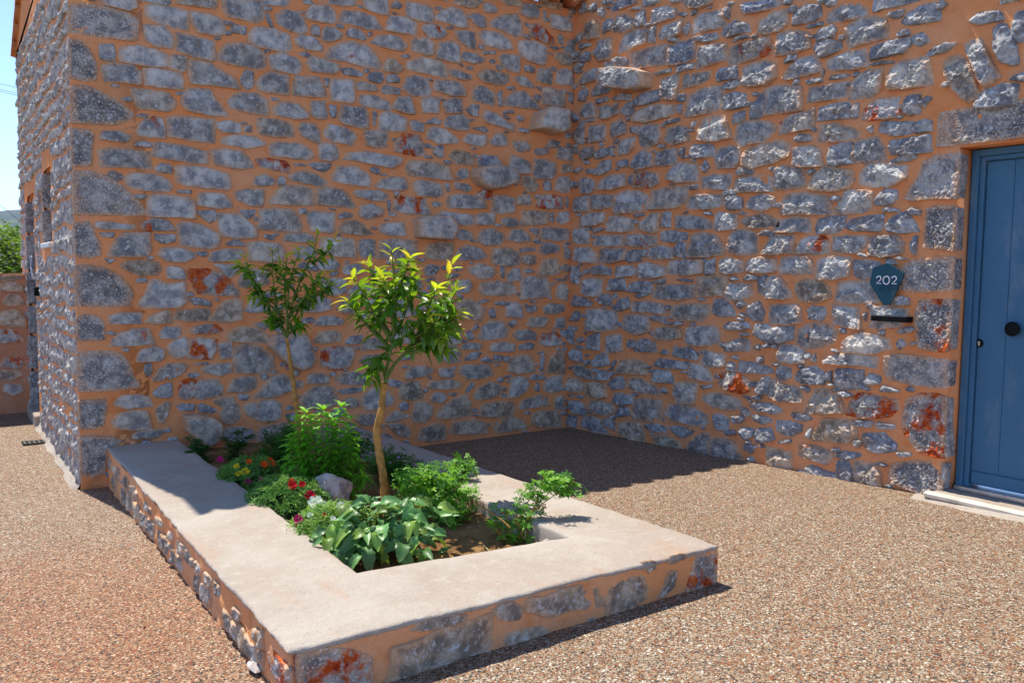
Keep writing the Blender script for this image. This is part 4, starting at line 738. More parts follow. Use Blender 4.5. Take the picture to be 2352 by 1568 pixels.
# lime skirt where the walls meet the paving
def skirt(pts, out, wmin, wmax, hgt, parent, seed, name='plaster_skirt'):
    rr = random.Random(seed); V = []; F = []; n = 0; o = Vector(out)
    for i in range(len(pts) - 1):
        a, b = Vector(pts[i]), Vector(pts[i + 1]); k = max(2, int((b - a).length/0.03))
        for j in range(k):
            p = a.lerp(b, j/k); w = wmin + (wmax - wmin)*(0.5 + 0.7*noise.noise((p.x*2 + seed, p.y*2, 0)) + 0.3*noise.noise((p.x*11 + seed, p.y*11, 0))); w = max(.012, w)
            if i == len(pts) - 2: w = min(w, .015 + (b - p).length*.5)
            h = hgt*(1 + 0.5*noise.noise((p.x*4, p.y*4 + seed, 2)))
            for f, g in ((-.03, 1.05), (0, 1.0), (.35, .42), (.75, .12), (1.0, -.25)):
                q = p + o*(w*f if f > 0 else f); V.append((q.x, q.y, gz(q.x, q.y) + .004 + h*g)); 
            n += 1
    for i in range(n - 1):
        for j in range(4): F.append((i*5 + j, i*5 + j + 1, (i + 1)*5 + j + 1, (i + 1)*5 + j))
    return mesh_obj(name, V, F, PLASTER, parent)
skirt([(XL, 2.9, 0), (XL, -0.005, 0)], (-1, 0, 0), .03, .09, .05, house, 3)

# tiled roof of the left wing
def tile_mat():
    t = NT('terracotta_tile'); n = t.noise(6, 5); n2 = t.noise(40, 4)
    c = t.mix(t.step(n, .35, .7), (0.42, 0.13, 0.045), (0.58, 0.25, 0.10)); c = t.mix(t.math('MULTIPLY', t.step(n2, .55, .7), .5), c, (.2, .08, .04))
    return t.fin(c, .85, .2, t.bump(n2, .4, .006))
TILE = tile_mat()
def tile_plane(mb, x0, x1, y0, z0, y1, z1, pitch=0.215, rows=9, amp=0.052, thick=0.022):
    """barrel tiles: hump columns along x, courses stepping up from (y0,z0) to (y1,z1)"""
    n = int((x1 - x0)/pitch)*8; L = math.hypot(y1 - y0, z1 - z0); uy, uz = (y1 - y0)/L, (z1 - z0)/L; ny, nz = -uz*(1 if uy > 0 else -1), abs(uy)
    for r in range(rows):
        s0, s1 = L*r/rows - (.05 if r else 0), L*(r + 1)/rows; V = []; F = []
        for k in range(n + 1):
            x = x0 + (x1 - x0)*k/n; ph = (x - x0)/pitch; col = int(ph)
            jit = 0.018*noise.noise((col*3.3, r*1.7, y0)) ; w = amp*(abs(math.cos(math.pi*ph))**0.6*2 - 1)
            for s_, lift in ((s0 + jit, .024), (s1, .0)):
                for th in (0.0, -thick):
                    h = w + lift + th; V.append((x, y0 + uy*s_ + ny*h, z0 + uz*s_ + nz*h))
        for k in range(n):
            a = k*4; b = a + 4
            F += [(a, b, b + 2, a + 2), (a + 1, a + 3, b + 3, b + 1), (a, a + 1, b + 1, b), (a + 2, b + 2, b + 3, a + 3)]
        F += [(0, 2, 3, 1), (n*4, n*4 + 1, n*4 + 3, n*4 + 2)]
        mb.add(V, F)
m = MB()
m.add([(XL - .01, -.03, ZE - .01), (0.06, -.03, ZE - .01), (0.06, 2.2, 5.19), (XL - .01, 2.2, 5.19), (XL - .01, YF, 4.04), (0.06, YF, 4.04)], [(0, 1, 2, 3), (3, 2, 5, 4)])
m.box((XL + .02, 0.004, ZE - .02), (-.002, .3, ZE - .012))
roof = mesh_obj('roof', m.V, m.F, MORTAR, house, False)
m = MB(); tile_plane(m, XL - .05, 0.06, -.17, ZE - .005, 2.2, 5.26); tile_plane(m, XL - .05, 0.06, YF + .05, 4.02, 2.2, 5.26)
tl = m.build('roof_tiles', TILE, roof, True); tl['kind'] = 'stuff'

# ---------------------------------------------------------------- door house (right wing)
rnd = random.Random(23)
wing = thing('stone_house', (0.1, -4, 0.1), 'sunlit rubble stone house with blue-grey door on the right', 'house')
FD = Frame((0, 0, 0), (0, -1, 0), (-1, 0, 0))
JY, OW, THR, LZ = 4.095, 1.06, 0.215, 2.485           # jamb, opening width, threshold, lintel underside
m = MB(); RT_H = 4.95
mortar_face(FD, 0, JY, -.2, RT_H, .024, m); mortar_face(FD, JY, JY + OW, LZ, RT_H, .03, m); mortar_face(FD, JY + OW, 7.5, -.2, RT_H, .06, m)
m.box((.03, -JY + .01, -.3), (.5, .5, RT_H)); m.box((.03, -JY - OW, LZ + .01), (.5, -JY, RT_H)); m.box((.03, -7.5, -.3), (.5, -JY - OW - .01, RT_H))
m.box((0.004, -JY - .001, .1), (.3, -JY + .05, LZ + .012)); m.box((0.004, -JY - OW - .05, .1), (.3, -JY - OW + .001, LZ + .012)); m.box((0.004, -JY - OW, LZ - .001), (.3, -JY, LZ + .03))
wall_d = mesh_obj('front_wall', m.V, m.F, MORTAR, wing)
dst = traced(DOORWALL, FD)
dst = [(k, [(min(q[0], JY + .006), q[1]) for q in p]) for k, p in dst]
dst = [(k, [(JY + .007 if q[0] > JY - .05 else q[0], q[1]) for q in p]) if 'q' in k else (k, p) for k, p in dst if max(q[0] for q in p) < JY + .1 or centroid(p)[1] > LZ + .2]
above = [e for e in traced({(3072, 0): "158,58 165,53 172,50 180,60 188,80 188,86 180,91 172,87 165,75 159,65;177,42 185,36 192,36 200,55 208,68 195,78 190,72 185,58 178,48;203,28 208,23 214,23 218,32 223,42 224,55 218,58 210,55 205,45;219,28 222,13 229,10 236,12 238,30 229,38 222,36;187,93 195,82 208,76 222,77 224,85 220,93 205,97 188,97;216,72 229,65 235,68 229,73;183,18 190,12 205,11 211,15 208,19 190,22 183,21"}, FD)]
dst = [e for e in dst if centroid(e[1])[0] < 3.9 or centroid(e[1])[1] < LZ] + [e for e in above if centroid(e[1])[0] >= 3.9]
lint = ('q', [(3.925, 2.50), (4.4, 2.495), (4.9, 2.50), (5.38, 2.49), (5.38, 2.735), (4.9, 2.75), (4.4, 2.742), (3.93, 2.735)])
dst.append(lint)
def clear(e): return not any(inside(centroid(e[1]), q) or any(inside(v, q) for v in e[1]) or any(inside(v, e[1]) for v in q) for _, q in dst)
dst += [e for e in coursed(0.05, 7.4, 3.1, RT_H - .02, rnd) if clear(e) and (centroid(e[1])[1] > 4.2 or centroid(e[1])[0] > 4.3)]
dst += [e for e in coursed(JY + OW + .02, 7.4, .2, 3.1, rnd, .14, .28) if clear(e)]
dst += chips_between(dst, .03, JY - .03, .1, 4.6, 1300, rnd)
lay(dst, FD, wall_d, rnd, 1.45, 300, {(0.89, 3.49): .19}, cell=0.0115, lowtan=True)
# jamb stones seen in the reveal
fr = Frame((0, -JY - .002, 0), (1, 0, 0), (0, -1, 0))
for k, p in list(dst):
    if 'q' in k and max(q[0] for q in p) > JY - .01 and centroid(p)[1] < LZ:
        z0, z1 = min(q[1] for q in p if q[0] > JY - .06), max(q[1] for q in p if q[0] > JY - .06)
        Vv, Ff, c, _ = stone_geo([(-.004, z0 + .01), (.085, z0 + .012), (.085, z1 - .012), (-.004, z1 - .01)], 'q', rnd, 1, .007, .02); o0 = fr.P(*c)
        o = mesh_obj('jamb_stone', [fr.P(*v) - o0 for v in Vv], Ff, DRESSED, wall_d, True, o0); o.color = stone_col('q', rnd)
skirt([(-0.14, -3.98, 0), (-0.16, -7.4, 0)], (-1, 0, 0), .04, .10, .02, wing, 12)
# threshold
m = MB(); m.bevbox((-.145, -JY - OW - .18, 0.02), (.34, -JY + .03, THR - .015), .006); m.build('door_step', PLASTER, wing)
m = MB(); m.bevbox((-.165, -JY - OW - .16, THR - .045), (-.10, -JY + .045, THR - .005), .012); m.build('step_nosing', mk_plain('worn_limestone', (.62, .55, .45), .6, .3, 0, .2, 9, .3), wing)
m = MB(); m.bevbox((.10, -JY - OW + .02, THR - .012), (.30, -JY - .02, THR + .018), .003); m.build('threshold_strip', STEEL, wing)
# frame and door
D0, D1 = -JY - .012, -JY - OW + .012; FX = .135
m = MB(); zt = LZ - .006
m.bevbox((FX, D0 - .045, THR), (FX + .09, D0, zt), .004); m.bevbox((FX, D1, THR), (FX + .09, D1 + .045, zt), .004); m.bevbox((FX, D1 + .044, zt - .045), (FX + .09, D0 - .044, zt), .004)
m.bevbox((FX + .025, D0 - .075, THR), (FX + .11, D0 - .0445, zt - .044), .004); m.bevbox((FX + .025, D1 + .0445, THR), (FX + .11, D1 + .075, zt - .044), .004)
m.bevbox((FX + .025, D1 + .0745, zt - .075), (FX + .11, D0 - .0745, zt - .0445), .004)
m.build('door_frame', BLUE, wing)
m = MB(); LX = FX + .05; y0, y1 = D0 - .078, D1 + .078; zb, zl = THR + .03, zt - .078
m.box((LX + .006, y1, zb), (LX + .05, y0, zl)); leaf = m.build('door', BLUE, wing)
npl = 5; pw = (y0 - y1)/npl
for i in range(npl):
    m = MB(); m.bevbox((LX, y0 - pw*(i + 1) + .0012, zb + .095), (LX + .02, y0 - pw*i - .0012, zl - .004), .0025); m.build('plank', BLUE, leaf)
m = MB(); m.bevbox((LX - .006, y1 + .002, zb + .004), (LX + .02, y0 - .002, zb + .09), .005); m.build('bottom_rail', BLUE, leaf)
def disc(mb, x, y, z, r, th, n=28, dome=.0):
    prof = ((0, r*.94), (-th*.7, r), (-th, r*.93), (-th - dome, r*.5)); V = []; F = []
    for dx, q in prof:
        for k in range(n): V.append((x + dx, y + q*math.cos(2*math.pi*k/n), z + q*math.sin(2*math.pi*k/n)))
    for j in range(3):
        for k in range(n): F.append((j*n + k, j*n + (k + 1) % n, (j + 1)*n + (k + 1) % n, (j + 1)*n + k))
    F.append(tuple(range(3*n, 4*n))); mb.add(V, F)
kn = on_plane(2332, 755, 0, LX); ky = on_plane(2250, 788, 0, LX)
m = MB(); m.tube([(LX - .001, kn[1], kn[2]), (LX - .035, kn[1], kn[2])], .014, 14); disc(m, LX - .03, kn[1], kn[2], .048, .016, 32, .003); m.build('door_knob', BLACK, leaf, True)
m = MB(); disc(m, LX - .0005, ky[1], ky[2], .028, .007); es = m.build('lock_plate', BLACK, leaf, True)
BRASS = mk_plain('pale_brass', (.62, .52, .33), .35, .5, .6)
m = MB(); m.tube([(LX - .005, ky[1], ky[2] + .006), (LX - .0105, ky[1], ky[2] + .006)], .0085, 14); m.bevbox((LX - .0102, ky[1] - .005, ky[2] - .017), (LX - .004, ky[1] + .005, ky[2] + .003), .001); m.build('keyhole', BRASS, leaf)

# number sign and black bar on the door wall
SIGN = mk_plain('petrol_blue_sign', (0.011, 0.066, 0.100), 0.5, 0.3, 0, .04)
pp = [(2039.6, 604.5), (2075.5, 626.2), (2074.3, 638), (2043.4, 700.6), (2029.3, 700.6), (1998.6, 651.9), (2006.2, 614.7)]
sx = -.062
P3 = [on_plane(x, y, 0, sx) for x, y in pp]; cs = sum(P3)/len(P3)
sign = thing('number_sign', tuple(cs), 'petrol blue pointed plate reading 202 beside the door', 'sign')
m = MB(); n = len(P3)
m.add([(sx - .006, p[1], p[2]) for p in P3] + [(sx + .012, p[1], p[2]) for p in P3], [tuple(range(n)), tuple(range(2*n - 1, n - 1, -1))] + [(i, n + i, n + (i + 1) % n, (i + 1) % n) for i in range(n)])
m.build('plate', SIGN, sign)
m = MB(); m.tube([(sx + .012, cs[1], cs[2] + .05), (.005, cs[1], cs[2] + .05)], .012, 10); m.tube([(sx + .012, cs[1], cs[2] - .06), (.005, cs[1], cs[2] - .06)], .012, 10); m.build('standoff', BLACK, sign)
LET = mk_plain('pale_lettering', (.70, .70, .74), .6, .3, 0, .02)
def stroke(mb, path, w, x):                          # flat raised stroke in the sign plane, path in (y, z)
    V = []; F = []; k = len(path)
    for i in range(k):
        a = Vector(path[max(i - 1, 0)]); b = Vector(path[min(i + 1, k - 1)]); d = (b - a).normalized(); nn = Vector((-d.y, d.x))*w/2; p = Vector(path[i])
        for s_ in (1, -1):
            q = p + nn*s_
            for dx in (0, -.003): V.append((x + dx, q.x, q.y))
    for i in range(k - 1):
        a, b = i*4, i*4 + 4; F += [(a + 1, a + 3, b + 3, b + 1), (a, a + 1, b + 1, b), (a + 3, a + 2, b + 2, b + 3)]
    F += [(0, 2, 3, 1), (k*4 - 4, k*4 - 3, k*4 - 1, k*4 - 2)]; mb.add(V, F)
gl = [on_plane(x, y, 0, sx - .006) for x, y in ((2013, 642), (2060, 642), (2036, 653), (2036, 634))]
ya, yb, zb_, zt_ = gl[0][1], gl[1][1], gl[2][2], gl[3][2]; hh_ = zt_ - zb_; wt = abs(yb - ya)
def two(yo, w):
    pa = [(yo - w*.5 - w*.46*math.cos(q), zb_ + hh_*.70 + hh_*.28*math.sin(q)) for q in [math.pi - .25 - i*(math.pi + .35)/10 for i in range(11)]]
    pa = [(yo - w*.5 + w*.46*math.cos(q), zb_ + hh_*.71 + hh_*.27*math.sin(q)) for q in [.2 + i*(math.pi + .30)/11 for i in range(12)]]
    return pa + [(yo - w*.93, zb_ + .0035), (yo - w*.02, zb_ + .0035)]
m = MB(); w2 = wt*.25; w0 = wt*.36
def glyph2(yl):                                       # yl = left edge in y (larger y is further left)
    pa = []
    for i in range(13):
        q = math.pi*1.0 - .15 - i*(math.pi + .75)/12; pa.append((yl - w2*.5 - w2*.44*math.cos(q), zb_ + hh_*.70 + hh_*.27*math.sin(q)))
    return pa + [(yl - w2*.08, zb_ + .005), (yl - w2, zb_ + .005)]
for yl in (ya, ya - wt + w2): stroke(m, glyph2(yl), .0068, sx - .007)
oc = (ya + yb)/2
stroke(m, [(oc + w0*.42*math.cos(2*math.pi*i/28), zb_ + hh_*.49 + hh_*.48*math.sin(2*math.pi*i/28)) for i in range(29)], .0068, sx - .007)
m.build('lettering', LET, sign)
b0 = on_plane(2000, 724, 0, -.075); b1 = on_plane(2083, 741, 0, -.075)
m = MB(); m.bevbox((-.075, b1[1], min(b0[2], b1[2]) - .0), (.004, b0[1], b0[2]), .003)
tag(m.build('wall_bar', BLACK, None, False, (0, (b0[1] + b1[1])/2, b0[2] - .025)), 'slim black metal bar fixed to the wall below the number sign', 'wall fitting')

# small fittings on the side wall of the left house
m = MB(); q = on_plane(78, 669, 0, XL - .05); m.bevbox((XL - .05, q[1] - .06, q[2] - .045), (XL + .004, q[1] + .06, q[2] + .045), .006)
tag(m.build('wall_lamp', BLACK, None, False, (XL, q[1], q[2])), 'small black box lamp on the side wall beside the far doorway', 'lamp')
q0 = on_plane(71, 588, 0, XL - .01); q1 = on_plane(77, 640, 0, XL - .03); m = MB(); m.tube([q0, (q0[0], q0[1] - .03, q0[2] - .12), q1], .014, 10); m.tube([q1, (XL + .01, q1[1], q1[2])], .01, 8)
tag(m.build('metal_rod', STEEL, None, True, tuple(q1)), 'thin bright metal rod on the side wall above the black box', 'rod')
# ---------------------------------------------------------------- planter
rnd = random.Random(31)
OUT = [(-4.52, 0.0, .250), (-4.632, -4.355, .317), (-2.490, -4.350, .317), (-2.43, 0.0, .225)]
INN = [(-3.985, 0.0, .262), (-4.112, -3.765, .317), (-3.02, -3.85, .317), (-2.86, 0.0, .228)]
planter = thing('planter', (-3.56, -2.2, .1), 'low stone planter with pale plastered rim in front of the shaded wall', 'planter')
secs = []
for i, k in ((0, 240), (1, 130), (2, 240)):
    for j in range(k + (1 if i == 2 else 0)):
        f = j/k; secs.append((Vector(OUT[i]).lerp(Vector(OUT[i + 1]), f), Vector(INN[i]).lerp(Vector(INN[i + 1]), f)))
prof = [(0.012, -.024), (.001, -.019), (-.003, -.013), (-.002, -.007), (.004, -.002), (.014, 0.0)]
V = []; F = []; NP = 0
for (o, i_) in secs:
    d = i_ - o; w = d.length; d = d/w; row = []
    wob = .013*noise.noise((o.x*2.3, o.y*2.3, 1)) + .009*noise.noise((o.x*9, o.y*9, 3)) + .006*noise.noise((o.x*24, o.y*24, 3)); wi = .014*noise.noise((i_.x*2.6, i_.y*2.6, 8)) + .008*noise.noise((i_.x*8, i_.y*8, 4))
    dr = .016*noise.noise((o.x*4, o.y*4, 9)) + .014*noise.noise((o.x*13, o.y*13, 9)) + .008*noise.noise((o.x*31, o.y*31, 9))
    for s_, z in prof: row.append((s_ - wob, z + (dr*.45 if z < -.012 else 0)))
    for k in range(1, 12): row.append((.016 + (w - .045)*k/12, 0.0))
    for s_, z in ((w - .018, 0.0), (w - .007, -.004), (w - .001, -.014), (w, -.05), (w + .004, -.10), (w + .01, -.22)): row.append((s_ + wi, z))
    NP = len(row)
    for (s_, z) in row:
        p = o + d*s_; zz = o.z + (i_.z - o.z)*min(1, max(0, s_/w)) + z
        zz += .0055*noise.noise((p.x*1.9, p.y*1.9, 2)) + .0028*noise.noise((p.x*9, p.y*9, 5)) + .0010*noise.noise((p.x*34, p.y*34, 5))
        V.append((p.x, p.y, zz))
for a in range(len(secs) - 1):
    for b in range(NP - 1): F.append((a*NP + b, a*NP + b + 1, (a + 1)*NP + b + 1, (a + 1)*NP + b))
rim = mesh_obj('rim', V, [f[::-1] for f in F], PLASTER, planter)
# outer faces below the rim
MORT2 = mk_mortar('planter_mortar', (0.78, 0.335, 0.135))
def face(o, e, n, name, seed, amp=.007):
    o = Vector(o); e = Vector(e); L = (Vector((e.x, e.y, 0)) - Vector((o.x, o.y, 0))).length
    u = np.array(((e.x - o.x)/L, (e.y - o.y)/L, 0)); fr = Frame((o.x, o.y, 0), u, n); m = MB()
    na, nb = int(L/.022), 20; Vv = []
    for j in range(nb + 1):
        for i in range(na + 1):
            a = L*i/na; zt_ = o.z + (e.z - o.z)*i/na - .012; P = fr.P(a, 0); z0 = gz(P[0], P[1]) - .06; b = z0 + (zt_ - z0)*j/nb
            h = -.006 + amp*noise.fractal((a*5 + seed, b*6, 1.7), .8, 2.1, 4) + .003*noise.noise((a*25, b*25, seed)); Vv.append(fr.P(a, b, h))
    m.add(Vv, [(j*(na + 1) + i, j*(na + 1) + i + 1, (j + 1)*(na + 1) + i + 1, (j + 1)*(na + 1) + i) for j in range(nb) for i in range(na)])
    return mesh_obj(name, m.V, m.F, MORT2, planter), Frame(fr.o - fr.n*.006, u, n), L
def nrm(a, b): d = np.array((b[1] - a[1], -(b[0] - a[0]), 0.0)); return d/np.linalg.norm(d)
wf, frf, LF = face(OUT[1], OUT[2], nrm(OUT[1], OUT[2]), 'front_face', 2)
fst = traced(PLFRONT, frf)
fst = [(k + 'g', p) for k, p in fst]
lay(fst, frf, wf, rnd, .55, 300, cell=.016, minpx=.001, flat=.006, lowtan=True)
wl_, frl, LL = face(OUT[0], OUT[1], nrm(OUT[0], OUT[1]), 'side_face', 5, .016)
lst = []
for k, p in coursed(.05, LL - .30, 0, .225, rnd, .07, .14, .035, (.9, 2.4)):
    if rnd.random() < .26: continue
    def lift(a, b): P = frl.P(a, 0); return (a, gz(P[0], P[1]) + .015 + b*(OUT[0][2] + (OUT[1][2] - OUT[0][2])*a/LL - .04 - gz(P[0], P[1]))/.235 + .018*noise.noise((a*5, b*5, 2)))
    lst.append(('g' if rnd.random() < .6 else 't', [lift(*q) for q in p]))
zc = OUT[1][2] - .06
lst.append(('qo', [(LL - .24, .145), (LL + .004, .15), (LL + .004, zc), (LL - .2, zc - .01), (LL - .26, zc - .05)]))
lay(lst, frl, wl_, rnd, 1.25, 300, cell=.014, minpx=.001, flat=.006)
wr_, frr, LR = face(OUT[2], OUT[3], nrm(OUT[2], OUT[3]), 'side_face', 8)
lay([e for e in coursed(.1, LR - .05, .08, .22, rnd, .06, .12) if True], frr, wr_, rnd, .8, 300, cell=.03)
# soil
t = NT('garden_soil'); n1 = t.noise(3.2, 5, .6); n2 = t.noise(26, 6, .7); n3 = t.noise(110, 3)
c = t.mix(t.step(n1, .38, .66), (.19, .100, .038), (.30, .175, .068)); c = t.mix(t.math('MULTIPLY', t.step(n2, .52, .66), .8), c, (.11, .065, .03))
SOIL = t.fin(c, .95, .1, t.bump(t.math('ADD', n2, t.math('MULTIPLY', n3, .3)), .9, .012))
def soil_z(x, y):
    b = .195 + .045*(-y/4.0)*.5 - .045*(1 + y/4.2)*.5
    e = .032*noise.fractal((x*3.1, y*3.1, 4), 1, 2.1, 4) + .026*abs(noise.noise((x*14, y*14, 2))) + .016*noise.noise((x*27, y*27, 7)) + .010*abs(noise.noise((x*55, y*55, 1)))
    return b + e - .015
V = []; F = []; na, nb = 84, 250
for j in range(nb + 1):
    f = j/nb; y = 0.02 - 3.86*f; xl = INN[0][0] + (INN[1][0] - INN[0][0])*f - .03; xr = INN[3][0] + (INN[2][0] - INN[3][0])*f + .03
    for i in range(na + 1): x = xl + (xr - xl)*i/na; V.append((x, y - .03*i/na, soil_z(x, y)))
for j in range(nb):
    for i in range(na): F.append((j*(na + 1) + i, (j + 1)*(na + 1) + i, (j + 1)*(na + 1) + i + 1, j*(na + 1) + i + 1))
mesh_obj('soil', V, F, SOIL, planter)
def rock(name, c, s, seed, mat, col, label, cat, sub=3, group=None):
    import bmesh
    bm = bmesh.new(); bmesh.ops.create_icosphere(bm, subdivisions=sub, radius=1.0); rr = random.Random(seed)
    pl = [(Vector((rr.gauss(0, 1), rr.gauss(0, 1), rr.gauss(0, 1))).normalized(), rr.uniform(.55, .85)) for _ in range(14)]
    for v in bm.verts:
        d = v.co.normalized(); r = min([1.0] + [k/max(d.dot(n), .05) for n, k in pl if d.dot(n) > .05]); r *= 1 + .06*noise.fractal(tuple(d*3 + Vector((seed, 0, 0))), 1, 2, 3)
        v.co = Vector((d.x*r*s[0], d.y*r*s[1], d.z*r*s[2]))
    me = bpy.data.meshes.new(name); bm.to_mesh(me); bm.free(); me.materials.append(mat)
    o = place(bpy.data.objects.new(name, me), None, c); o.color = col; return tag(o, label, cat, group)
q = on_z(765, 1160, .25); rock('rock', (q[0] + .03, q[1] + .12, soil_z(q[0], q[1]) + .10), (.165, .12, .15), 14, STONE, (.48, .38, .34, .42), 'pinkish angular rock lying between the flowers in the planter', 'rock', 3)
q = on_z(600, 1540, gz(-5, -4)); rock('rock', (q[0] - .01, q[1], gz(q[0], q[1]) + .02), (.05, .07, .035), 4, STONE, (.42, .37, .33, 0), 'small pale stone at the foot of the planter corner', 'rock', 2)
for k, (px, py) in enumerate(((1300, 1215), (1262, 1240), (1215, 1190), (1150, 1185), (1100, 1150))):
    q = on_z(px, py, .27); s = .035 + .02*((k*7) % 3); rock('rock', (q[0] + .03, q[1] + .05, soil_z(q[0], q[1]) + .012), (s*1.3, s, s*.9), 40 + k, STONE, (.34, .27, .20, 0), ('earthy stone in the very inner corner of the planter rim', 'flat earthy stone next to the inner corner of the rim', 'small earthy stone behind the leggy geranium', 'small earthy stone midway along the sunlit inner rim', 'small earthy stone where the leaf mat meets the inner rim')[k], 'rock', 2, 'stones along the inner planter edge')
# drain slot in the paving
a, b = on_z(50, 1016, gz(-4.8, 2.6)), on_z(107, 1014, gz(-4.8, 2.6))
c = (a + b)/2; m = MB(); zz = gz(c[0], c[1]) + .004; L = abs(b[0] - a[0])/2
m.box((c[0] - L, c[1] - .10, zz), (c[0] + L, c[1] + .10, zz + .006)); dr = thing('drain_grate', (c[0], c[1], zz), 'small dark drain grate set in the paving by the side wall', 'drain')
m.build('plate', BLACK, dr)
for k in range(5): m = MB(); x = c[0] - L + L*2*(k + .5)/5; m.bevbox((x - .008, c[1] - .085, zz + .0062), (x + .008, c[1] + .085, zz + .011), .002); m.build('bar', mk_plain('worn_iron', (.10, .09, .07), .6, .4, .3) if k == 0 else bpy.data.materials['worn_iron'], dr)
# ---------------------------------------------------------------- plants
rnd = random.Random(5)
def leaf_geo(L, W, n=5, fold=.25, droop=.25, curl=0.0, teeth=0.0, seed=0, crinkle=0.0):
    """leaf along +Y, face up +Z, base at the origin"""
    V = []; F = []; rr = random.Random(seed)
    for i in range(n + 1):
        f = i/n; w = W/2*(math.sin(math.pi*min(1, f*.93 + .05))**.8)*(1.12 - .35*f) if 0 < i < n else W*.03
        if teeth and 0 < i < n: w *= 1 + teeth*(1 if i % 2 else -1)
        y = L*f; z = -droop*L*f*f + curl*L*math.sin(f*math.pi*1.6)*.12; cz = crinkle*L*rr.uniform(-1, 1)
        V += [(-w, y, z + fold*w + cz), (-w*.5, y, z + fold*w*.42 + crinkle*L*rr.uniform(-1, 1)), (0, y + .0, z), (w*.5, y, z + fold*w*.42 + crinkle*L*rr.uniform(-1, 1)), (w, y, z + fold*w - cz)]
    for i in range(n):
        for k in range(4): a = i*5 + k; F.append((a, a + 1, a + 6, a + 5))
    return V, F
def basis(d, up):
    y = Vector(d).normalized(); x = y.cross(Vector(up))
    if x.length < 1e-3: x = y.cross(Vector((1, 0, 0)))
    x.normalize(); z = x.cross(y); return Matrix((x, y, z)).transposed()
def spline(pts, k=6):
    P = [Vector(p) for p in pts]; out = []
    for i in range(len(P) - 1):
        a, b, c, d = P[max(i - 1, 0)], P[i], P[i + 1], P[min(i + 2, len(P) - 1)]
        for j in range(k):
            t = j/k; out.append(0.5*((2*b) + (c - a)*t + (2*a - 5*b + 4*c - d)*t*t + (3*b - a - 3*c + d)*t**3))
    return out + [P[-1]]
BARK = mk_plain('citrus_bark', (.46, .225, .055), .75, .25, 0, .3, 30, .8)
TWIG = mk_plain('green_twig', (.12, .17, .03), .6, .3, 0, .2, 30)
CLEAF = mk_leaf('citrus_leaf', None, .28, .48, .5)
CM = [new_mesh('leaf', *leaf_geo(1, w, 6, fo, dr, cu), CLEAF) for w, fo, dr, cu in ((.42, .35, .15, .1), (.38, .5, .32, .2), (.45, .3, .5, 0), (.36, .6, .08, .3))]
def put_leaf(meshes, base, d, up, L, col, parent, roll=0.0):
    o = bpy.data.objects.new('leaf', rnd.choice(meshes)); M = basis(d, up)
    if roll: M = M @ Matrix.Rotation(roll, 3, 'Y')
    o.rotation_mode = 'QUATERNION'; o.rotation_quaternion = M.to_quaternion(); o.scale = (L, L, L); o.color = tuple(col) + (1,)
    return place(o, parent, base)
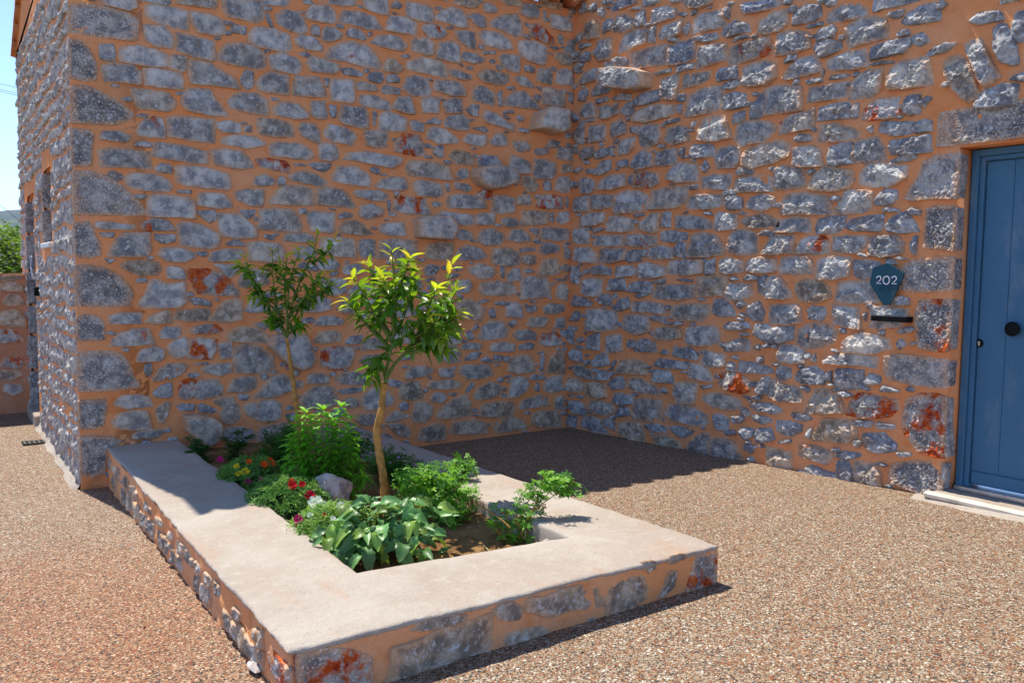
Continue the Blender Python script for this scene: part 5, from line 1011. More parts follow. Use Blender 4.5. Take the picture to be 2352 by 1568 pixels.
def citrus(base, trunk_px, branches, label, Lf, tw, seed, young, nleaf, trunk_r, flowers=3, crown_dark=1.0):
    global rnd
    rnd = random.Random(seed); B = np.array(base)
    def w(q, dep=0.0): return Vector(at_depth_of(q[0], q[1], B + FW*dep))
    tree = thing('citrus_tree', tuple(base), label, 'tree', 'young citrus trees in the planter')
    tp = [w(q) for q in trunk_px]; tp[0] = Vector((base[0], base[1], base[2] - .04)); ts = spline(tp, 6); k = len(ts)
    for i, p in enumerate(ts):
        if i: p += Vector((.006*noise.noise((i*.9, seed, 0)), .006*noise.noise((i*.9, seed, 5)), 0))
    rad = [(trunk_r[0] + (trunk_r[1] - trunk_r[0])*i/k)*(1 + .13*noise.noise((i*.55, seed, 2))) for i in range(k)]
    m = MB(); m.tube(ts, rad, 10); m.build('trunk', BARK, tree, True)
    tb = MB(); crown_pts = []
    for br in branches:
        dep = br[0]; pts = [w(q, dep*(i/(len(br) - 2))**1.0) for i, q in enumerate(br[1:])]
        s_ = spline(pts, 7); k = len(s_); r0 = trunk_r[1]*.62; tb.tube(s_, [r0*(1 - .82*i/k) + .0012 for i in range(k)], 6); crown_pts.append(s_)
    cr = tb.build('crown', TWIG, tree, True)
    cnt = 0; cen = sum((p for s_ in crown_pts for p in s_), Vector())/sum(len(s_) for s_ in crown_pts)
    tot = sum(len(s_) for s_ in crown_pts)
    for bi, s_ in enumerate(crown_pts):
        k = len(s_); n = int(nleaf/len(crown_pts)); phi = rnd.uniform(0, 6)
        for j in range(n):
            f = .30 + .70*(j/(n - 1))**.85; i = min(k - 2, int(f*(k - 1))); p = s_[i].lerp(s_[i + 1], f*(k - 1) - i); t = (s_[i + 1] - s_[i]).normalized(); tip = f > .86
            phi += 2.4; a = t.cross(Vector((.2, .3, .9))).normalized(); b = t.cross(a); side = a*math.cos(phi) + b*math.sin(phi)
            d = (side*(1.0 if not tip else .75) + t*(.55 if not tip else .85) + Vector((0, 0, .05))).normalized()
            L = Lf*rnd.uniform(.72, 1.15)*(1.0 if not tip else .82)
            y = (young if tip else young*.28)*rnd.uniform(.5, 1.3); hgt = max(0, min(1, (p.z - cen.z)/.35 + .35)); y = min(1, y*(.25 + hgt))
            dk = (.085*crown_dark, .215*crown_dark, .018); yg = (.56, .58, .05); og = (.72, .46, .07)
            col = [dk[q]*(1 - y) + yg[q]*y for q in range(3)]
            if tip and rnd.random() < .25*young*hgt*1.6: col = [col[q]*.4 + og[q]*.6 for q in range(3)]
            put_leaf(CM, p, d, Vector((0, 0, 1)) + side*.25, L, col, cr, rnd.uniform(-.5, .5)); cnt += 1
    if young > .6:
        it = []; LG = leaf_geo(1, .35, 5, .4, .3)
        for _ in range(330):
            s_ = rnd.choice(crown_pts); i = int(len(s_)*rnd.uniform(.25, .8)); d = Vector((rnd.gauss(0, 1), rnd.gauss(0, 1), rnd.gauss(-.1, .6)))
            it.append(xf(LG, s_[i], d, (0, 0, 1), Lf*rnd.uniform(.6, 1.0), rnd.uniform(-.5, .5)) + (rnd.random(),))
        foliage('inner_leaves', it, mk_leaf('citrus_inner_leaf', [(.05, .15, .015), (.09, .25, .02), (.2, .34, .03)], .3, .42, .5), cr)
    for _ in range(flowers):
        s_ = rnd.choice(crown_pts); p = s_[int(len(s_)*rnd.uniform(.5, .85))] + Vector((rnd.gauss(0, .02), -.03, rnd.gauss(0, .02)))
        flower(p, .016, (.85, .82, .74), cr, 5)
    return tree
FLM = mk_leaf('petal', None, .6, .25, .2)
def flower(p, r, col, parent, n=5, layers=1, name='flower', face=(-.3, -.7, .6)):
    m = MB(); M = basis((rnd.gauss(0, .2), 1, rnd.gauss(0, .2)), face); rr = rnd
    Z = Vector(face).normalized(); X = Z.cross(Vector((0, 0, 1))).normalized(); Y = Z.cross(X)
    for l in range(layers):
        for k in range(n):
            w = 2*math.pi*(k + .5*l)/n + rr.uniform(-.12, .12); R_ = r*(1 - .28*l)*rr.uniform(.88, 1.1); d = X*math.cos(w) + Y*math.sin(w); e = X*-math.sin(w) + Y*math.cos(w); up = .25 + .38*l
            pts = [Vector(), d*R_*.45 + e*R_*.30 + Z*R_*up*.4, d*R_*.9 + e*R_*.34 + Z*R_*up*.75, d*R_*1.02 + Z*R_*up*1.0, d*R_*.9 - e*R_*.34 + Z*R_*up*.75, d*R_*.45 - e*R_*.30 + Z*R_*up*.4, d*R_*.6 + Z*R_*up*.28]
            m.add(pts, [(0, 1, 6), (1, 2, 6), (2, 3, 6), (3, 4, 6), (4, 5, 6), (5, 0, 6)])
    o = mesh_obj(name, m.V, m.F, FLM, parent, True, p); o.color = tuple(col) + (1,); return o
def foliage(name, items, mat, parent, kind='stuff'):
    """many small leaves joined; items = (V, F, shade)"""
    V = []; F = []; S = []
    for v, f, s_ in items:
        n = len(V); V += v; F += [tuple(i + n for i in q) for q in f]; S += [s_]*len(v)
    o = mesh_obj(name, V, F, mat, parent); a = o.data.attributes.new('shade', 'FLOAT', 'POINT'); a.data.foreach_set('value', S)
    if kind: o['kind'] = kind
    return o
def xf(geo, p, d, up, L, roll=0.0):
    M = basis(d, up)
    if roll: M = M @ Matrix.Rotation(roll, 3, 'Y')
    return [Vector(p) + (M @ Vector(v))*L for v in geo[0]], geo[1]

# two young citrus trees
q = on_z(885, 1160, .235)
citrus((q[0], q[1], .225), [(885, 1160), (881, 1100), (870, 1035), (866, 985), (876, 940), (879, 905), (884, 878)],
 [(-.05, (884, 878), (888, 850), (898, 800), (908, 740), (909, 680), (904, 625), (899, 575)), (.10, (908, 735), (890, 690), (862, 640), (845, 606)), (-.14, (900, 785), (868, 735), (838, 680), (812, 640)),
  (.04, (898, 800), (860, 765), (825, 725), (796, 692)), (.08, (884, 878), (905, 838), (930, 812), (955, 780), (988, 740), (1015, 690), (1030, 640), (1040, 607)), (-.16, (955, 780), (975, 730), (990, 690), (1003, 664)),
  (.18, (915, 760), (935, 700), (945, 655), (950, 622)), (-.10, (909, 690), (925, 640), (940, 594)), (.02, (988, 745), (1015, 745), (1035, 738), (1050, 722)), (-.12, (930, 812), (965, 805), (995, 795), (1022, 805)),
  (.16, (940, 795), (985, 775), (1020, 765), (1048, 760)), (-.18, (898, 800), (930, 770), (965, 745), (985, 728)), (-.05, (893, 815), (870, 822), (858, 845), (852, 872)), (.12, (900, 770), (878, 740), (868, 705), (872, 660)), (-.2, (905, 770), (900, 720), (890, 670), (880, 640)), (.2, (960, 775), (1000, 745), (1030, 700), (1048, 665)), (-.2, (935, 805), (960, 770), (1000, 765), (1015, 780))],
 'sunlit young citrus tree with glossy yellow-green crown in the middle of the planter', .108, 0, 17, 1.0, 300, (.026, .017), 3, 1.0)
q = on_z(693, 1085, .22)
citrus((q[0], q[1], .2), [(693, 1085), (687, 1000), (680, 930), (674, 880), (668, 840), (662, 800), (659, 776)],
 [(.0, (659, 778), (664, 730), (680, 670), (705, 610), (722, 575), (730, 535)), (.1, (700, 620), (725, 600), (750, 582), (773, 553)), (-.08, (660, 770), (660, 700), (670, 630), (690, 575)), (.06, (659, 776), (640, 720), (628, 650), (625, 575)),
  (-.05, (655, 770), (625, 720), (590, 660), (572, 620), (562, 590)), (.1, (590, 655), (570, 625), (545, 608)), (-.1, (665, 730), (700, 680), (725, 650), (747, 632)), (.06, (705, 690), (735, 672), (765, 655)), (.0, (640, 720), (610, 690), (590, 668), (574, 680)),
  (-.1, (662, 740), (655, 680), (655, 630), (660, 588)), (.1, (664, 745), (685, 715), (704, 690), (720, 688)), (.02, (661, 770), (672, 755), (684, 742), (690, 752)), (-.04, (657, 768), (640, 745), (625, 730), (618, 736)), (.12, (680, 670), (650, 640), (640, 610), (600, 615))],
 'thin young citrus tree with sparse olive-green crown standing in shade near the wall', .090, 0, 29, 1.5, 170, (.021, .0115), 4, 1.6)

# lemon verbena bush
VERB = mk_leaf('verbena_leaf', [(.06, .22, .012), (.14, .42, .020), (.26, .56, .03)], .5, .38, .3)
LV = leaf_geo(1, .36, 4, .25, .45)
def verbena():
    b = on_z(746, 1138, .23); t = thing('verbena_bush', (b[0], b[1], soil_z(b[0], b[1])), 'tall leafy bright green bush of pointed leaves between the two citrus trees', 'bush')
    B = Vector((b[0], b[1], soil_z(b[0], b[1]) - .02)); it = []; st = MB()
    tips = [(702, 945), (690, 1000), (740, 938), (785, 930), (660, 1055), (668, 1010), (722, 990), (800, 985), (765, 975), (815, 1010), (825, 1060), (800, 1090), (745, 1040), (700, 1075), (775, 1045), (650, 1090), (835, 1095), (720, 1110), (770, 1120), (680, 960), (755, 955), (715, 960), (805, 960)]
    for k, q in enumerate(tips):
        dep = rnd.uniform(-.14, .16); e = Vector(at_depth_of(q[0], q[1], np.array(B) + FW*dep)); mid = B.lerp(e, .5) + Vector((rnd.gauss(0, .02), rnd.gauss(0, .02), .03)); st0 = B + Vector((rnd.gauss(0, .05), rnd.gauss(0, .05), 0)); mid.x = mid.x*.5 + e.x*.5; mid.y = mid.y*.5 + e.y*.5
        s_ = spline([st0, mid, e], 9); st.tube(s_, [.004*(1 - .7*i/len(s_)) for i in range(len(s_))], 5); n = int(11 + 22*(e - B).length)
        for j in range(n):
            f = .12 + .88*j/(n - 1); i = min(len(s_) - 2, int(f*(len(s_) - 1))); p = s_[i].lerp(s_[i + 1], f*(len(s_) - 1) - i); tt = (s_[i + 1] - s_[i]).normalized()
            for z in range(3):
                w = 2.1*z + j*1.05 + k; a = tt.cross(Vector((.2, .9, .3))).normalized(); c_ = tt.cross(a); d = a*math.cos(w) + c_*math.sin(w) + tt*(.35 if f < .93 else 1.0)
                it.append(xf(LV, p, d, Vector((0, 0, 1)), rnd.uniform(.055, .088)*(1 if f < .9 else .8), rnd.uniform(-.4, .4)) + (min(1, .25 + .5*f*rnd.uniform(.5, 1.3) + (.25 if f > .9 else 0)),))
    st.build('stems', TWIG, t, True); foliage('leaves', it, VERB, t)
verbena()

# scented geraniums: five-lobed leaves on wiry stems
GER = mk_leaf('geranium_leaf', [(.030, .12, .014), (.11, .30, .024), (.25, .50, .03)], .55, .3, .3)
DRY = mk_leaf('dry_leaf', [(.30, .09, .02), (.45, .16, .04)], .8, .2, .2)
def lobed():
    V = [(0, 0, 0)]; F = []; k = 0
    for l in range(5):
        w = R(-100 + 50*l); d = Vector((math.sin(w), math.cos(w), 0)); e = Vector((d.y, -d.x, 0)); r = 1.0 if l == 2 else (.92 if l in (1, 3) else .75); n = len(V)
        V += [tuple(d*.38*r + e*.10), tuple(d*.62*r + e*.20 + Vector((0, 0, .10))), tuple(d*.70*r + e*.06 + Vector((0, 0, .03))), tuple(d*r + e*.09 + Vector((0, 0, -.06))), tuple(d*r - e*.09 + Vector((0, 0, -.06))), tuple(d*.70*r - e*.06 + Vector((0, 0, .03))), tuple(d*.62*r - e*.20 + Vector((0, 0, .10))), tuple(d*.38*r - e*.10)]
        F += [(0, n, n + 7), (n, n + 1, n + 2, n + 5, n + 6, n + 7), (n + 2, n + 3, n + 4, n + 5)]
    return V, F
LB = lobed()
def geranium(px, tips, label, size=.036, dens=46, sh=(.15, .7), dry=0, stemr=.0035, spread=.05, flowers=()):
    b = on_z(px[0], px[1], .26); B = Vector((b[0], b[1], soil_z(b[0], b[1]) - .01)); t = thing('geranium', tuple(B), label, 'plant', 'scented geraniums in the planter'); it = []; st = MB(); dr = []
    for k, (q, dep, lo) in enumerate(tips):
        e = Vector(at_depth_of(q[0], q[1], np.array(B) + FW*dep)); e.z = max(e.z, soil_z(e.x, e.y) + .03 if -4.1 < e.x < -2.9 else .34)
        mid = B.lerp(e, .5) + Vector((rnd.gauss(0, .03), rnd.gauss(0, .03), rnd.uniform(0, .05))); s_ = spline([B + Vector((rnd.gauss(0, .02), rnd.gauss(0, .02), 0)), mid, e], 8)
        st.tube(s_, [stemr*(1 - .6*i/len(s_)) for i in range(len(s_))], 5); n = max(6, int(dens*(e - B).length/.3))
        for j in range(n):
            f = lo + (1 - lo)*rnd.random()**.8; i = min(len(s_) - 2, int(f*(len(s_) - 1))); p = s_[i].lerp(s_[i + 1], f*(len(s_) - 1) - i) + Vector((rnd.gauss(0, spread), rnd.gauss(0, spread), rnd.gauss(0, spread*.8)))
            if -4.1 < p.x < -2.95: p.z = max(p.z, soil_z(p.x, p.y) + .015)
            d = Vector((rnd.gauss(0, 1), rnd.gauss(0, 1) - .3, rnd.gauss(0, .4)))
            it.append(xf(LB, p, d, Vector((rnd.gauss(0, .4), rnd.gauss(0, .4) - .3, 1)), size*rnd.uniform(.85, 1.5)) + (rnd.uniform(*sh),))
        for _ in range(dry): p = s_[-1] + Vector((rnd.gauss(0, .03), rnd.gauss(0, .03), rnd.gauss(0, .02) - .02)); dr.append(xf(LB, p, (rnd.gauss(0, 1), rnd.gauss(0, 1), -.5), (0, -.5, 1), size*.8) + (rnd.random(),))
    st.build('stems', BARK, t, True); foliage('leaves', it, GER, t)
    if dr: foliage('dry_leaves', dr, DRY, t)
    for q in flowers: p = Vector(at_depth_of(q[0], q[1], np.array(B))); flower(p, .012, (.45, .25, .62), t, 5)
    return t
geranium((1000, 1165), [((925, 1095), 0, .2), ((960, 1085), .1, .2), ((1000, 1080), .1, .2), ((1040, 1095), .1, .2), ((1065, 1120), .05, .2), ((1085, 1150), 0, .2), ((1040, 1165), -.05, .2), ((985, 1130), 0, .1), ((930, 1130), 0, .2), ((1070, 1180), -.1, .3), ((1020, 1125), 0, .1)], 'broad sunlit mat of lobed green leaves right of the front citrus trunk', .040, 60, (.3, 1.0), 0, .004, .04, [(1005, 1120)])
geranium((1040, 1110), [((1060, 1060), .02, .55), ((1075, 1066), .02, .7), ((1035, 1068), .0, .6)], 'upright leafy geranium shoot with a curled tip above the leaf mat', .036, 40, (.3, .95), 1, .003, .03)
geranium((1185, 1215), [((1165, 1165), 0, .1), ((1180, 1190), -.05, .0), ((1200, 1180), 0, .1), ((1150, 1190), 0, .2), ((1225, 1125), .04, .35), ((1250, 1090), .05, .45), ((1235, 1140), .05, .35), ((1290, 1105), .1, .72), ((1315, 1110), .1, .82), ((1200, 1205), .02, .0)], 'leggy sunlit geranium leaning over the right rim of the planter', .034, 26, (.2, .95), 1, .0045, .028)
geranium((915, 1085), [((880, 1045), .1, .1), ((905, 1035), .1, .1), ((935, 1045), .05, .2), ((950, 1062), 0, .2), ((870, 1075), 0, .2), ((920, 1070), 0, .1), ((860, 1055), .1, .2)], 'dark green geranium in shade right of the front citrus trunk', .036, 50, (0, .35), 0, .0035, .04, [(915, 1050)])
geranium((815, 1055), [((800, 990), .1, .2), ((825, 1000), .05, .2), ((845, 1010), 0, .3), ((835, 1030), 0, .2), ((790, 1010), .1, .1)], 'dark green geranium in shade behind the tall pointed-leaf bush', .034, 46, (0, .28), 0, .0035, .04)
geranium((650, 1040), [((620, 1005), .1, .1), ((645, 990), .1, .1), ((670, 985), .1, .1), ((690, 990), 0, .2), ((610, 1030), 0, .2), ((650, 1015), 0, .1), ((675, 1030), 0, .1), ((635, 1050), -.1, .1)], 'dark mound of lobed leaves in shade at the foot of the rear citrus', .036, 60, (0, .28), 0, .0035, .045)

# small oval-leaved herbs by the wall
HERB = mk_leaf('herb_leaf', [(.022, .10, .016), (.05, .19, .025)], .5, .3, .3)
LH = leaf_geo(1, .55, 4, .2, .3)
def herb(px, tips, label, size=.05):
    b = on_z(px[0], px[1], .24); B = Vector((b[0], b[1], soil_z(b[0], b[1]) - .01)); t = thing('herb_plant', tuple(B), label, 'plant', 'small shaded herbs by the wall'); it = []; st = MB()
    for q, dep in tips:
        e = Vector(at_depth_of(q[0], q[1], np.array(B) + FW*dep)); e.z = max(e.z, .27); s_ = spline([B + Vector((rnd.gauss(0, .02), rnd.gauss(0, .02), 0)), B.lerp(e, .55) + Vector((0, 0, .03)), e], 6); st.tube(s_, .0025, 5)
        for j in range(38):
            f = .1 + .9*j/37; i = min(len(s_) - 2, int(f*(len(s_) - 1))); p = s_[i].lerp(s_[i + 1], f*(len(s_) - 1) - i); w = j*2.4
            it.append(xf(LH, p, (math.cos(w), math.sin(w), .35), (0, 0, 1), size*rnd.uniform(.7, 1.15), rnd.uniform(-.3, .3)) + (rnd.uniform(.1, .9),))
    st.build('stems', TWIG, t, True); foliage('leaves', it, HERB, t)
herb((468, 1042), [((430, 1005), 0), ((440, 1025), -.05), ((455, 1010), .05), ((470, 1025), 0), ((435, 1045), -.1)], 'low dark herb hanging over the left planter rim by the projecting stone')
herb((540, 1040), [((515, 1005), 0), ((545, 990), .05), ((560, 985), 0), ((575, 1000), 0), ((530, 1020), -.05), ((560, 1020), 0)], 'upright dark herb growing against the wall between rock and geranium')

# moss rose cushions
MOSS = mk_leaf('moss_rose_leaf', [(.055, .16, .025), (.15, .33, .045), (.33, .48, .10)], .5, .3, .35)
def needle():
    V = [(-.05, 0, 0), (.05, 0, 0), (.075, .5, .05), (-.075, .5, .05), (.02, 1, -.04), (-.02, 1, -.04), (0, .0, .05), (0, .5, .13), (0, 1, 0)]
    return V, [(0, 6, 7, 3), (6, 1, 2, 7), (3, 7, 8, 5), (7, 2, 4, 8)]
ND = needle()
def moss_rose(c_px, rx, ry, h, n, label, blooms, seed, sh=(0, .7), z=.26):
    global rnd
    rnd = random.Random(seed); b = on_z(c_px[0], c_px[1], z); B = Vector((b[0], b[1], soil_z(b[0], b[1]))); t = thing('moss_rose', tuple(B), label, 'flowering plant', 'moss roses along the left planter rim'); it = []
    for _ in range(n):
        r, w = math.sqrt(rnd.random()), rnd.uniform(0, 2*math.pi); dome = math.sqrt(max(0, 1 - r*r)); p = B + Vector((rx*r*math.cos(w), ry*r*math.sin(w), .01 + h*dome*rnd.uniform(.75, 1.08)))
        ax = Vector((math.cos(w)*r*1.1, math.sin(w)*r*1.1, .45 + dome*.8)).normalized(); k = rnd.randint(7, 11); s0 = rnd.uniform(*sh); a = ax.cross(Vector((.3, .2, .9))).normalized(); c_ = ax.cross(a)
        for j in range(k):
            q = 2*math.pi*j/k + rnd.uniform(-.3, .3); d = (a*math.cos(q) + c_*math.sin(q))*rnd.uniform(.5, 1) + ax*rnd.uniform(.2, .9)
            it.append(xf(ND, p - ax*rnd.uniform(0, .022), d, ax, rnd.uniform(.028, .046)) + (max(0, min(1, s0 + rnd.uniform(-.15, .3))),))
    core = MB(); g = 14
    for i in range(g):
        pass
    foliage('leaves', it, MOSS, t)
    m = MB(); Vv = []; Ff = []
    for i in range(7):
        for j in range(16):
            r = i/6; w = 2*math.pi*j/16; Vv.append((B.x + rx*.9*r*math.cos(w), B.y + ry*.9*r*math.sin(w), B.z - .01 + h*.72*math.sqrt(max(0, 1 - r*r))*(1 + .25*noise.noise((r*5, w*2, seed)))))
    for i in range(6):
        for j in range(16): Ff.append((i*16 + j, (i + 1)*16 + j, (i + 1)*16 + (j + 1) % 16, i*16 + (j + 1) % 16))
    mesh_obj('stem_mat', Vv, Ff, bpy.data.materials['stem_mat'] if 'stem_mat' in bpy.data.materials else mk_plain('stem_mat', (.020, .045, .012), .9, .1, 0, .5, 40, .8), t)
    for (qx, qy), col, r in blooms:
        d = pray(qx, qy)                              # bloom sits on the cushion's dome where the photo shows it
        o = CAM - np.array(B); A = np.array((1/rx, 1/ry, 1/(h*1.12))); dd, oo = d*A, o*A; aa, bb, cc = dd@dd, 2*dd@oo, oo@oo - 1; disc_ = bb*bb - 4*aa*cc
        tq = (-bb - math.sqrt(disc_))/(2*aa) if disc_ > 0 else -bb/(2*aa); p = CAM + d*tq; flower(Vector(p), r, col, t, 6, 3)
    return t
YEL, ORA, MAG, REDC, WHI = (.85, .62, .02), (.85, .13, .01), (.55, .01, .17), (.55, .01, .015), (.90, .89, .88)
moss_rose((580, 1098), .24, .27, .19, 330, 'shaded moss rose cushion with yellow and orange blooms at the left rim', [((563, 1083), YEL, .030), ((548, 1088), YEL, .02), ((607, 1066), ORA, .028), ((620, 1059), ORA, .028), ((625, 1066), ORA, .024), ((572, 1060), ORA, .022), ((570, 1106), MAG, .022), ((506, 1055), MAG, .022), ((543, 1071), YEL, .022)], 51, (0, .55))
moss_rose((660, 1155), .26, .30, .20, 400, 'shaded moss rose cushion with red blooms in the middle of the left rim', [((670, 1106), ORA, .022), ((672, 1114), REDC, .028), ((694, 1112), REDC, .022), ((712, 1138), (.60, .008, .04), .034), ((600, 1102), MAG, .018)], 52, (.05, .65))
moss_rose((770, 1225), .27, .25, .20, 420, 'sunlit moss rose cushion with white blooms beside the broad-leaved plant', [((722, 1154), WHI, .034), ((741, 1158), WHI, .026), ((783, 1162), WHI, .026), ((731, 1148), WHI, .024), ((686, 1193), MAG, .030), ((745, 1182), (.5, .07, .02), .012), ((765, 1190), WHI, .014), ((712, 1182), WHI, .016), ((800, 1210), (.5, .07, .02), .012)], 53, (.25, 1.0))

# broad-leaved plant at the front
rnd = random.Random(77)
DM = mk_leaf('broad_leaf', None, .42, .22, .4)
BL = [new_mesh('leaf', *leaf_geo(1, w, 9, fo, dr, cu, .09, s_, .022), DM) for w, fo, dr, cu, s_ in ((.58, .35, .35, .6, 1), (.52, .55, .55, .3, 2), (.62, .28, .2, .9, 3), (.5, .45, .8, .2, 4), (.55, .6, .1, 1.2, 5))]
def dahlia():
    b = on_z(872, 1222, .27); B = Vector((b[0], b[1], soil_z(b[0], b[1]))); t = thing('broad_leaved_plant', tuple(B), 'bushy plant with broad drooping toothed leaves at the front of the planter', 'plant'); st = MB(); jobs = []
    spots = [(730, 1225, -.02, 'l'), (765, 1235, -.05, 'l'), (782, 1225, 0, 'l'), (805, 1245, -.05, 'l'), (800, 1265, -.1, 'd'), (815, 1285, -.1, 'd'), (850, 1255, -.12, 'd'), (868, 1238, -.1, 'd'), (885, 1255, -.12, 'd'), (905, 1245, -.1, 'd'), (925, 1262, -.12, 'd'), (950, 1245, -.08, 'd'), (968, 1280, -.1, 'd'), (985, 1240, -.03, 'r'), (1000, 1215, 0, 'r'), (1015, 1190, .05, 'r'), (1025, 1165, .08, 'r'), (990, 1165, .1, 'r'), (960, 1180, .0, 'r'), (940, 1210, -.05, 'd'), (900, 1200, -.05, 'd'), (880, 1175, 0, 'u'), (905, 1165, 0, 'u'), (930, 1160, .05, 'u'), (860, 1160, .05, 'u'), (840, 1145, .08, 'u'), (825, 1155, .08, 'l'), (810, 1185, .05, 'l'), (845, 1195, 0, 'l'), (830, 1215, -.05, 'l'), (780, 1205, 0, 'l'), (950, 1145, .1, 'u'), (910, 1140, .1, 'u'), (880, 1215, -.08, 'd'), (845, 1280, -.12, 'd'), (885, 1285, -.12, 'd'), (915, 1225, -.08, 'd'), (965, 1215, -.05, 'r'), (1010, 1240, -.02, 'r'), (935, 1285, -.1, 'd'), (890, 1150, .05, 'u'), (975, 1145, .12, 'u'), (860, 1220, -.06, 'd')]
    spots += [(718, 1232, 0, 'l'), (735, 1245, 0, 'l'), (750, 1250, 0, 'd'), (760, 1262, 0, 'd'), (775, 1280, 0, 'd'), (795, 1295, 0, 'd')]
    spots += [(rnd.uniform(745, 1020), rnd.uniform(1150, 1275), 0, rnd.choice('lrdu')) for _ in range(34)]
    cr = mesh_obj('crown', [(B.x, B.y, B.z), (B.x + .002, B.y, B.z), (B.x, B.y + .002, B.z + .01)], [(0, 1, 2)], TWIG, t)
    for k, (qx, qy, dep, kd) in enumerate(spots):
        d = pray(qx, qy); A = np.array((1/.47, 1/.47, 1/.34)); dd, oo = d*A, (CAM - np.array(B))*A; aa, bb, cc = dd@dd, 2*dd@oo, oo@oo - 1; ds = bb*bb - 4*aa*cc
        e = Vector(CAM + d*((-bb - math.sqrt(ds))/(2*aa) if ds > 0 else -bb/(2*aa))); e = e + (e - Vector(CAM)).normalized()*rnd.uniform(-.02, .16); e.z = max(e.z, B.z + .02)
        m0 = B + Vector((rnd.gauss(0, .03), rnd.gauss(0, .03), 0)); base = m0.lerp(e, .62) + Vector((0, 0, .06)); st.tube(spline([m0, m0.lerp(base, .6) + Vector((0, 0, .04)), base], 5), [.006*(1 - .05*i) for i in range(11)], 5)
        cl = Vector((RT[0], RT[1], RT[2])); tc = Vector((-FW[0], -FW[1], 0)); d = {'l': -cl*.9 + tc*.3 + Vector((0, 0, -.15)), 'r': cl*.9 + tc*.2 + Vector((0, 0, -.05)), 'd': tc*.8 + cl*rnd.uniform(-.5, .5) + Vector((0, 0, -.55)), 'u': tc*.35 + cl*rnd.uniform(-.7, .7) + Vector((0, 0, .55))}[kd] + Vector((rnd.gauss(0, .35), rnd.gauss(0, .35), rnd.gauss(0, .3)))
        L = rnd.uniform(.070, .118); g = rnd.uniform(.6, 1.45); col = (.12*g, .27*g, .075*g) if rnd.random() < .7 else (.22*g, .36*g, .06*g)
        put_leaf(BL, e - d.normalized()*L*.45, d, (tc.x*.5, tc.y*.5, 1), L, col, cr, rnd.uniform(-.35, .35))
        if rnd.random() < .9:
            for sgn in (-1, 1):
                d2 = d + cl*sgn*.8; g *= rnd.uniform(.85, 1.1); put_leaf(BL, base.lerp(e, .25), d2, (tc.x*.4, tc.y*.4, 1), L*rnd.uniform(.65, .9), (.11*g, .25*g, .07*g), cr, rnd.uniform(-.4, .4))
    st.build('stems', TWIG, t, True)
dahlia()
# a few dry leaves blown over the paving
for k, (px, py) in enumerate(((540, 1300), (1830, 1240), (1560, 1420), (1995, 1400), (330, 1440), (1330, 1500), (2080, 1190))):
    g = on_z(px, py, .1); g = on_z(px, py, gz(g[0], g[1])); o = bpy.data.objects.new('fallen_leaf', rnd.choice(CM)); o.scale = (.03,)*3; o.rotation_euler = (rnd.uniform(-.2, .2), rnd.uniform(-.3, .3), rnd.uniform(0, 6.2)); o.color = (.34, .20, .08, 1)
    tag(place(o, None, (g[0], g[1], gz(g[0], g[1]) + .012)), 'tiny dry brown leaf lying on the pebble paving', 'leaf', 'dry leaves blown over the paving')
# dry twig across the bare soil
m = MB(); tw = [Vector(on_z(x, y, z)) for x, y, z in ((1085, 1150, .36), (1110, 1165, .35), (1140, 1185, .34), (1160, 1200, .32), (1172, 1212, .30))]; m.tube(spline(tw, 5), .0045, 6)
tag(m.build('dry_twig', BARK, None, True, tuple(tw[2])), 'thin brown bare twig across the sunlit soil', 'twig')
STRAW = mk_plain('straw', (.62, .48, .24), .8, .2)
m = MB(); a, b = on_z(1112, 1215, .29), on_z(1126, 1228, .29); m.tube([(a[0], a[1], soil_z(a[0], a[1]) + .01), (b[0], b[1], soil_z(b[0], b[1]) + .012)], .003, 5)
tag(m.build('straw', STRAW, None, True, tuple(a)), 'short pale straw lying on the sunlit soil', 'straw')
# ---------------------------------------------------------------- beyond the courtyard
rnd = random.Random(91)
low = thing('boundary_wall', (-5.5, 3.95, -.05), 'low tan rubble boundary wall left of the shaded house', 'wall')
FL_ = Frame((0, 3.93, 0), (1, 0, 0), (0, -1, 0)); m = MB(); LT = 1.565
mortar_face(FL_, -12.0, XL + .02, -.25, LT, .05, m, amp=.01); m.box((-12.0, 3.96, -.3), (XL + .02, 4.35, LT - .003))
V = []; F = []; k = 140
for i in range(k + 1):
    x = -12.0 + (7.32)*i/k
    for j in range(7): y = 3.915 + .45*j/6; V.append((x, y, LT + .012*noise.noise((x*4, y*4, 3)) - (.02 if j in (0, 6) else 0)))
m.add(V, [(i*7 + j, (i + 1)*7 + j, (i + 1)*7 + j + 1, i*7 + j + 1) for i in range(k) for j in range(6)])
lw = mesh_obj('wall_body', m.V, m.F, mk_mortar('wall_mortar', (.58, .25, .12)), low)
ls = traced(LOWWALL, FL_)
ls += [(('t' if rnd.random() < .5 else '') + ('r' if rnd.random() < .08 else ''), p) for k_, p in coursed(-9.5, min(q[0] for e in ls for q in e[1]) - .02, .02, LT - .05, rnd, .14, .26, .05)]
lay(ls, FL_, lw, rnd, .8, 300, cell=.022, minpx=.002)

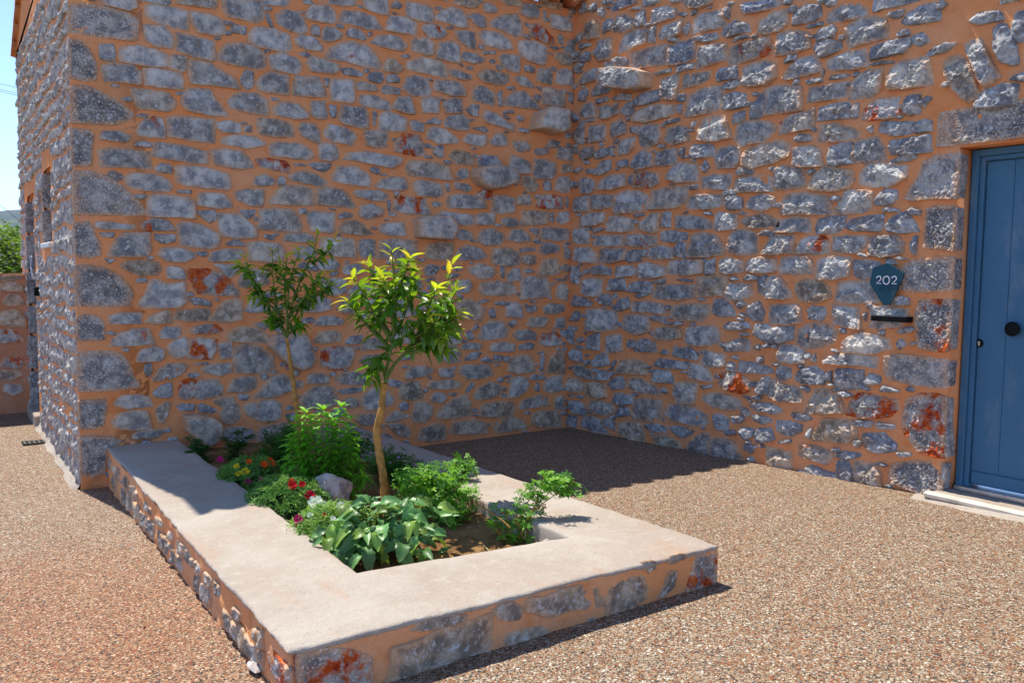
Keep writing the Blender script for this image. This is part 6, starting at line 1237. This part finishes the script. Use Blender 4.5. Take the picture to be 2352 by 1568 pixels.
LEAFM = mk_leaf('tree_leaf', [(.07, .14, .012), (.17, .28, .022), (.33, .40, .04)], .6, .3, .2)
BRK = mk_plain('tree_bark', (.16, .12, .085), .9, .2, 0, .3, 8, .5)
QD = ([(-.5, 0, 0), (0, .35, .1), (0, -.35, .1), (.5, 0, -.05)], [(0, 2, 1), (1, 2, 3)])
def tree(x, y, h, r, label, seed, n=5200, sh=(0, 1)):
    rr = random.Random(seed); z0 = gz(x, y) - .03; t = thing('tree', (x, y, z0), label, 'tree', 'trees beyond the boundary wall'); m = MB()
    tr = spline([(x, y, z0 - .1), (x + .1, y, z0 + h*.25), (x - .05, y + .1, z0 + h*.5)], 5); m.tube(tr, [r*.09*(1 - .06*i) for i in range(len(tr))], 8); cl = []
    for k in range(9):
        w = rr.uniform(0, 6.28); rad = r*rr.uniform(.3, .75); e = Vector((x + rad*math.cos(w), y + rad*math.sin(w), z0 + h*rr.uniform(.42, .88))); m.tube(spline([tr[-1 - rr.randint(0, 4)], tr[-1].lerp(e, .5) + Vector((0, 0, .15)), e], 4), [r*.035, r*.03, r*.026, r*.022, r*.018, r*.014, r*.011, r*.008, r*.005], 6); cl.append((e, r*rr.uniform(.28, .48)))
    for k in range(16): w = rr.uniform(0, 6.28); rad = r*math.sqrt(rr.random())*.85; cl.append((Vector((x + rad*math.cos(w), y + rad*math.sin(w), z0 + h*rr.uniform(.35, .92)*(1 - .12*rad/r))), r*rr.uniform(.18, .36)))
    m.build('trunk', BRK, t, True); it = []
    for _ in range(n):
        c_, q = rr.choice(cl); d = Vector((rr.gauss(0, 1), rr.gauss(0, 1), rr.gauss(0, .8))).normalized()*q*rr.random()**.4; p = c_ + d
        it.append(xf(QD, p, (rr.gauss(0, 1), rr.gauss(0, 1), rr.gauss(0, .6)), (0, 0, 1), rr.uniform(.08, .17)*r/2.0) + (max(0, min(1, rr.uniform(*sh))),))
    foliage('crown', it, LEAFM, t); return t
tree(-6.2, 17.0, 2.75, 1.9, 'bushy yellow-green tree rising just behind the low wall', 1, 6500, (.35, 1))
tree(-8.6, 19.5, 2.9, 2.1, 'darker green bushy tree at the left behind the low wall', 2, 6000, (.05, .7))
tree(-3.2, 23.0, 3.2, 2.2, 'green tree half hidden behind the corner of the shaded house', 3, 6000, (.1, .8))
tree(-11.8, 16.5, 2.7, 2.0, 'leftmost bushy tree behind the low wall', 4, 5200, (.2, .9))

# far ridge
t = NT('scrub_hillside'); n1 = t.noise(.004, 6, .65); n2 = t.noise(.03, 5, .6)
HILL = t.fin(t.mix(t.step(n1, .4, .62), t.mix(n2, (.030, .050, .020), (.07, .09, .035)), t.mix(n2, (.10, .10, .05), (.16, .13, .075))), .95, .05)
V = []; F = []; na, nb = 150, 26; dirc = math.atan2(pray(20, 500)[0], pray(20, 500)[1])
for j in range(nb + 1):
    for i in range(na + 1):
        az = dirc + R(-55 + 110*i/na); d = 2300 + 2200*j/nb; x, y = CAM[0] + d*math.sin(az), CAM[1] + d*math.cos(az); f = j/nb
        prof_ = math.sin(min(1, f*1.7)*math.pi/2) if f < .59 else math.cos((f - .59)/.41*math.pi/2)
        H = (215 + 45*noise.noise((az*7, .3, 2)) + 30*noise.noise((az*21, 1, 2)) + 9*noise.noise((az*90, 1, 5)))
        V.append((x, y, -6 + H*prof_*(1 + .10*noise.fractal((x*.003, y*.003, 1), 1, 2, 4))))
for j in range(nb):
    for i in range(na): F.append((j*(na + 1) + i, j*(na + 1) + i + 1, (j + 1)*(na + 1) + i + 1, (j + 1)*(na + 1) + i))
tag(mesh_obj('hills', V, F, HILL), kind='structure')
# air: pale even haze round the whole scene, the sky stays outside
hm = bpy.data.materials.new('pale_air'); hm.use_nodes = True; ht = hm.node_tree; ht.nodes.remove(ht.nodes['Principled BSDF'])
pv = ht.nodes.new('ShaderNodeVolumePrincipled'); pv.inputs['Color'].default_value = (.45, .66, 1.0, 1); pv.inputs['Density'].default_value = 0.0001; pv.inputs['Anisotropy'].default_value = 0.1
ht.links.new(pv.outputs[0], ht.nodes['Material Output'].inputs['Volume'])
m = MB(); m.box((-6100, -3100, -12), (6100, 8100, 420)); tag(m.build('haze', hm), kind='stuff')
# overhead wires
WIRE = mk_plain('wire', (.02, .02, .025), .6, .3)
for k, (y0, y1, d, lab) in enumerate(((193, 203, 46, 'highest of the three overhead wires left of the roof'), (206, 216, 46, 'middle of the three overhead wires left of the roof'), (210, 221, 46, 'lowest of the three overhead wires left of the roof'), (471, 507, 60, 'dark cable crossing in front of the blue ridge'), (534, 541, 70, 'faint level cable low over the tree tops'))):
    P0 = np.array(CAM) + FW*d; a = Vector(at_depth_of(0, y0, P0)); b = Vector(at_depth_of(45, y1, P0)); u = (b - a); pts = []
    for i in range(25): f = -14 + 32*i/24; pts.append(a + u*f + Vector((0, 0, .0012*(f - 1)**2 - .0)))
    m = MB(); m.tube(pts, .012 if k < 3 else .016, 5); tag(m.build('power_line', WIRE, None, True, tuple(a)), lab, 'cable', 'overhead wires')
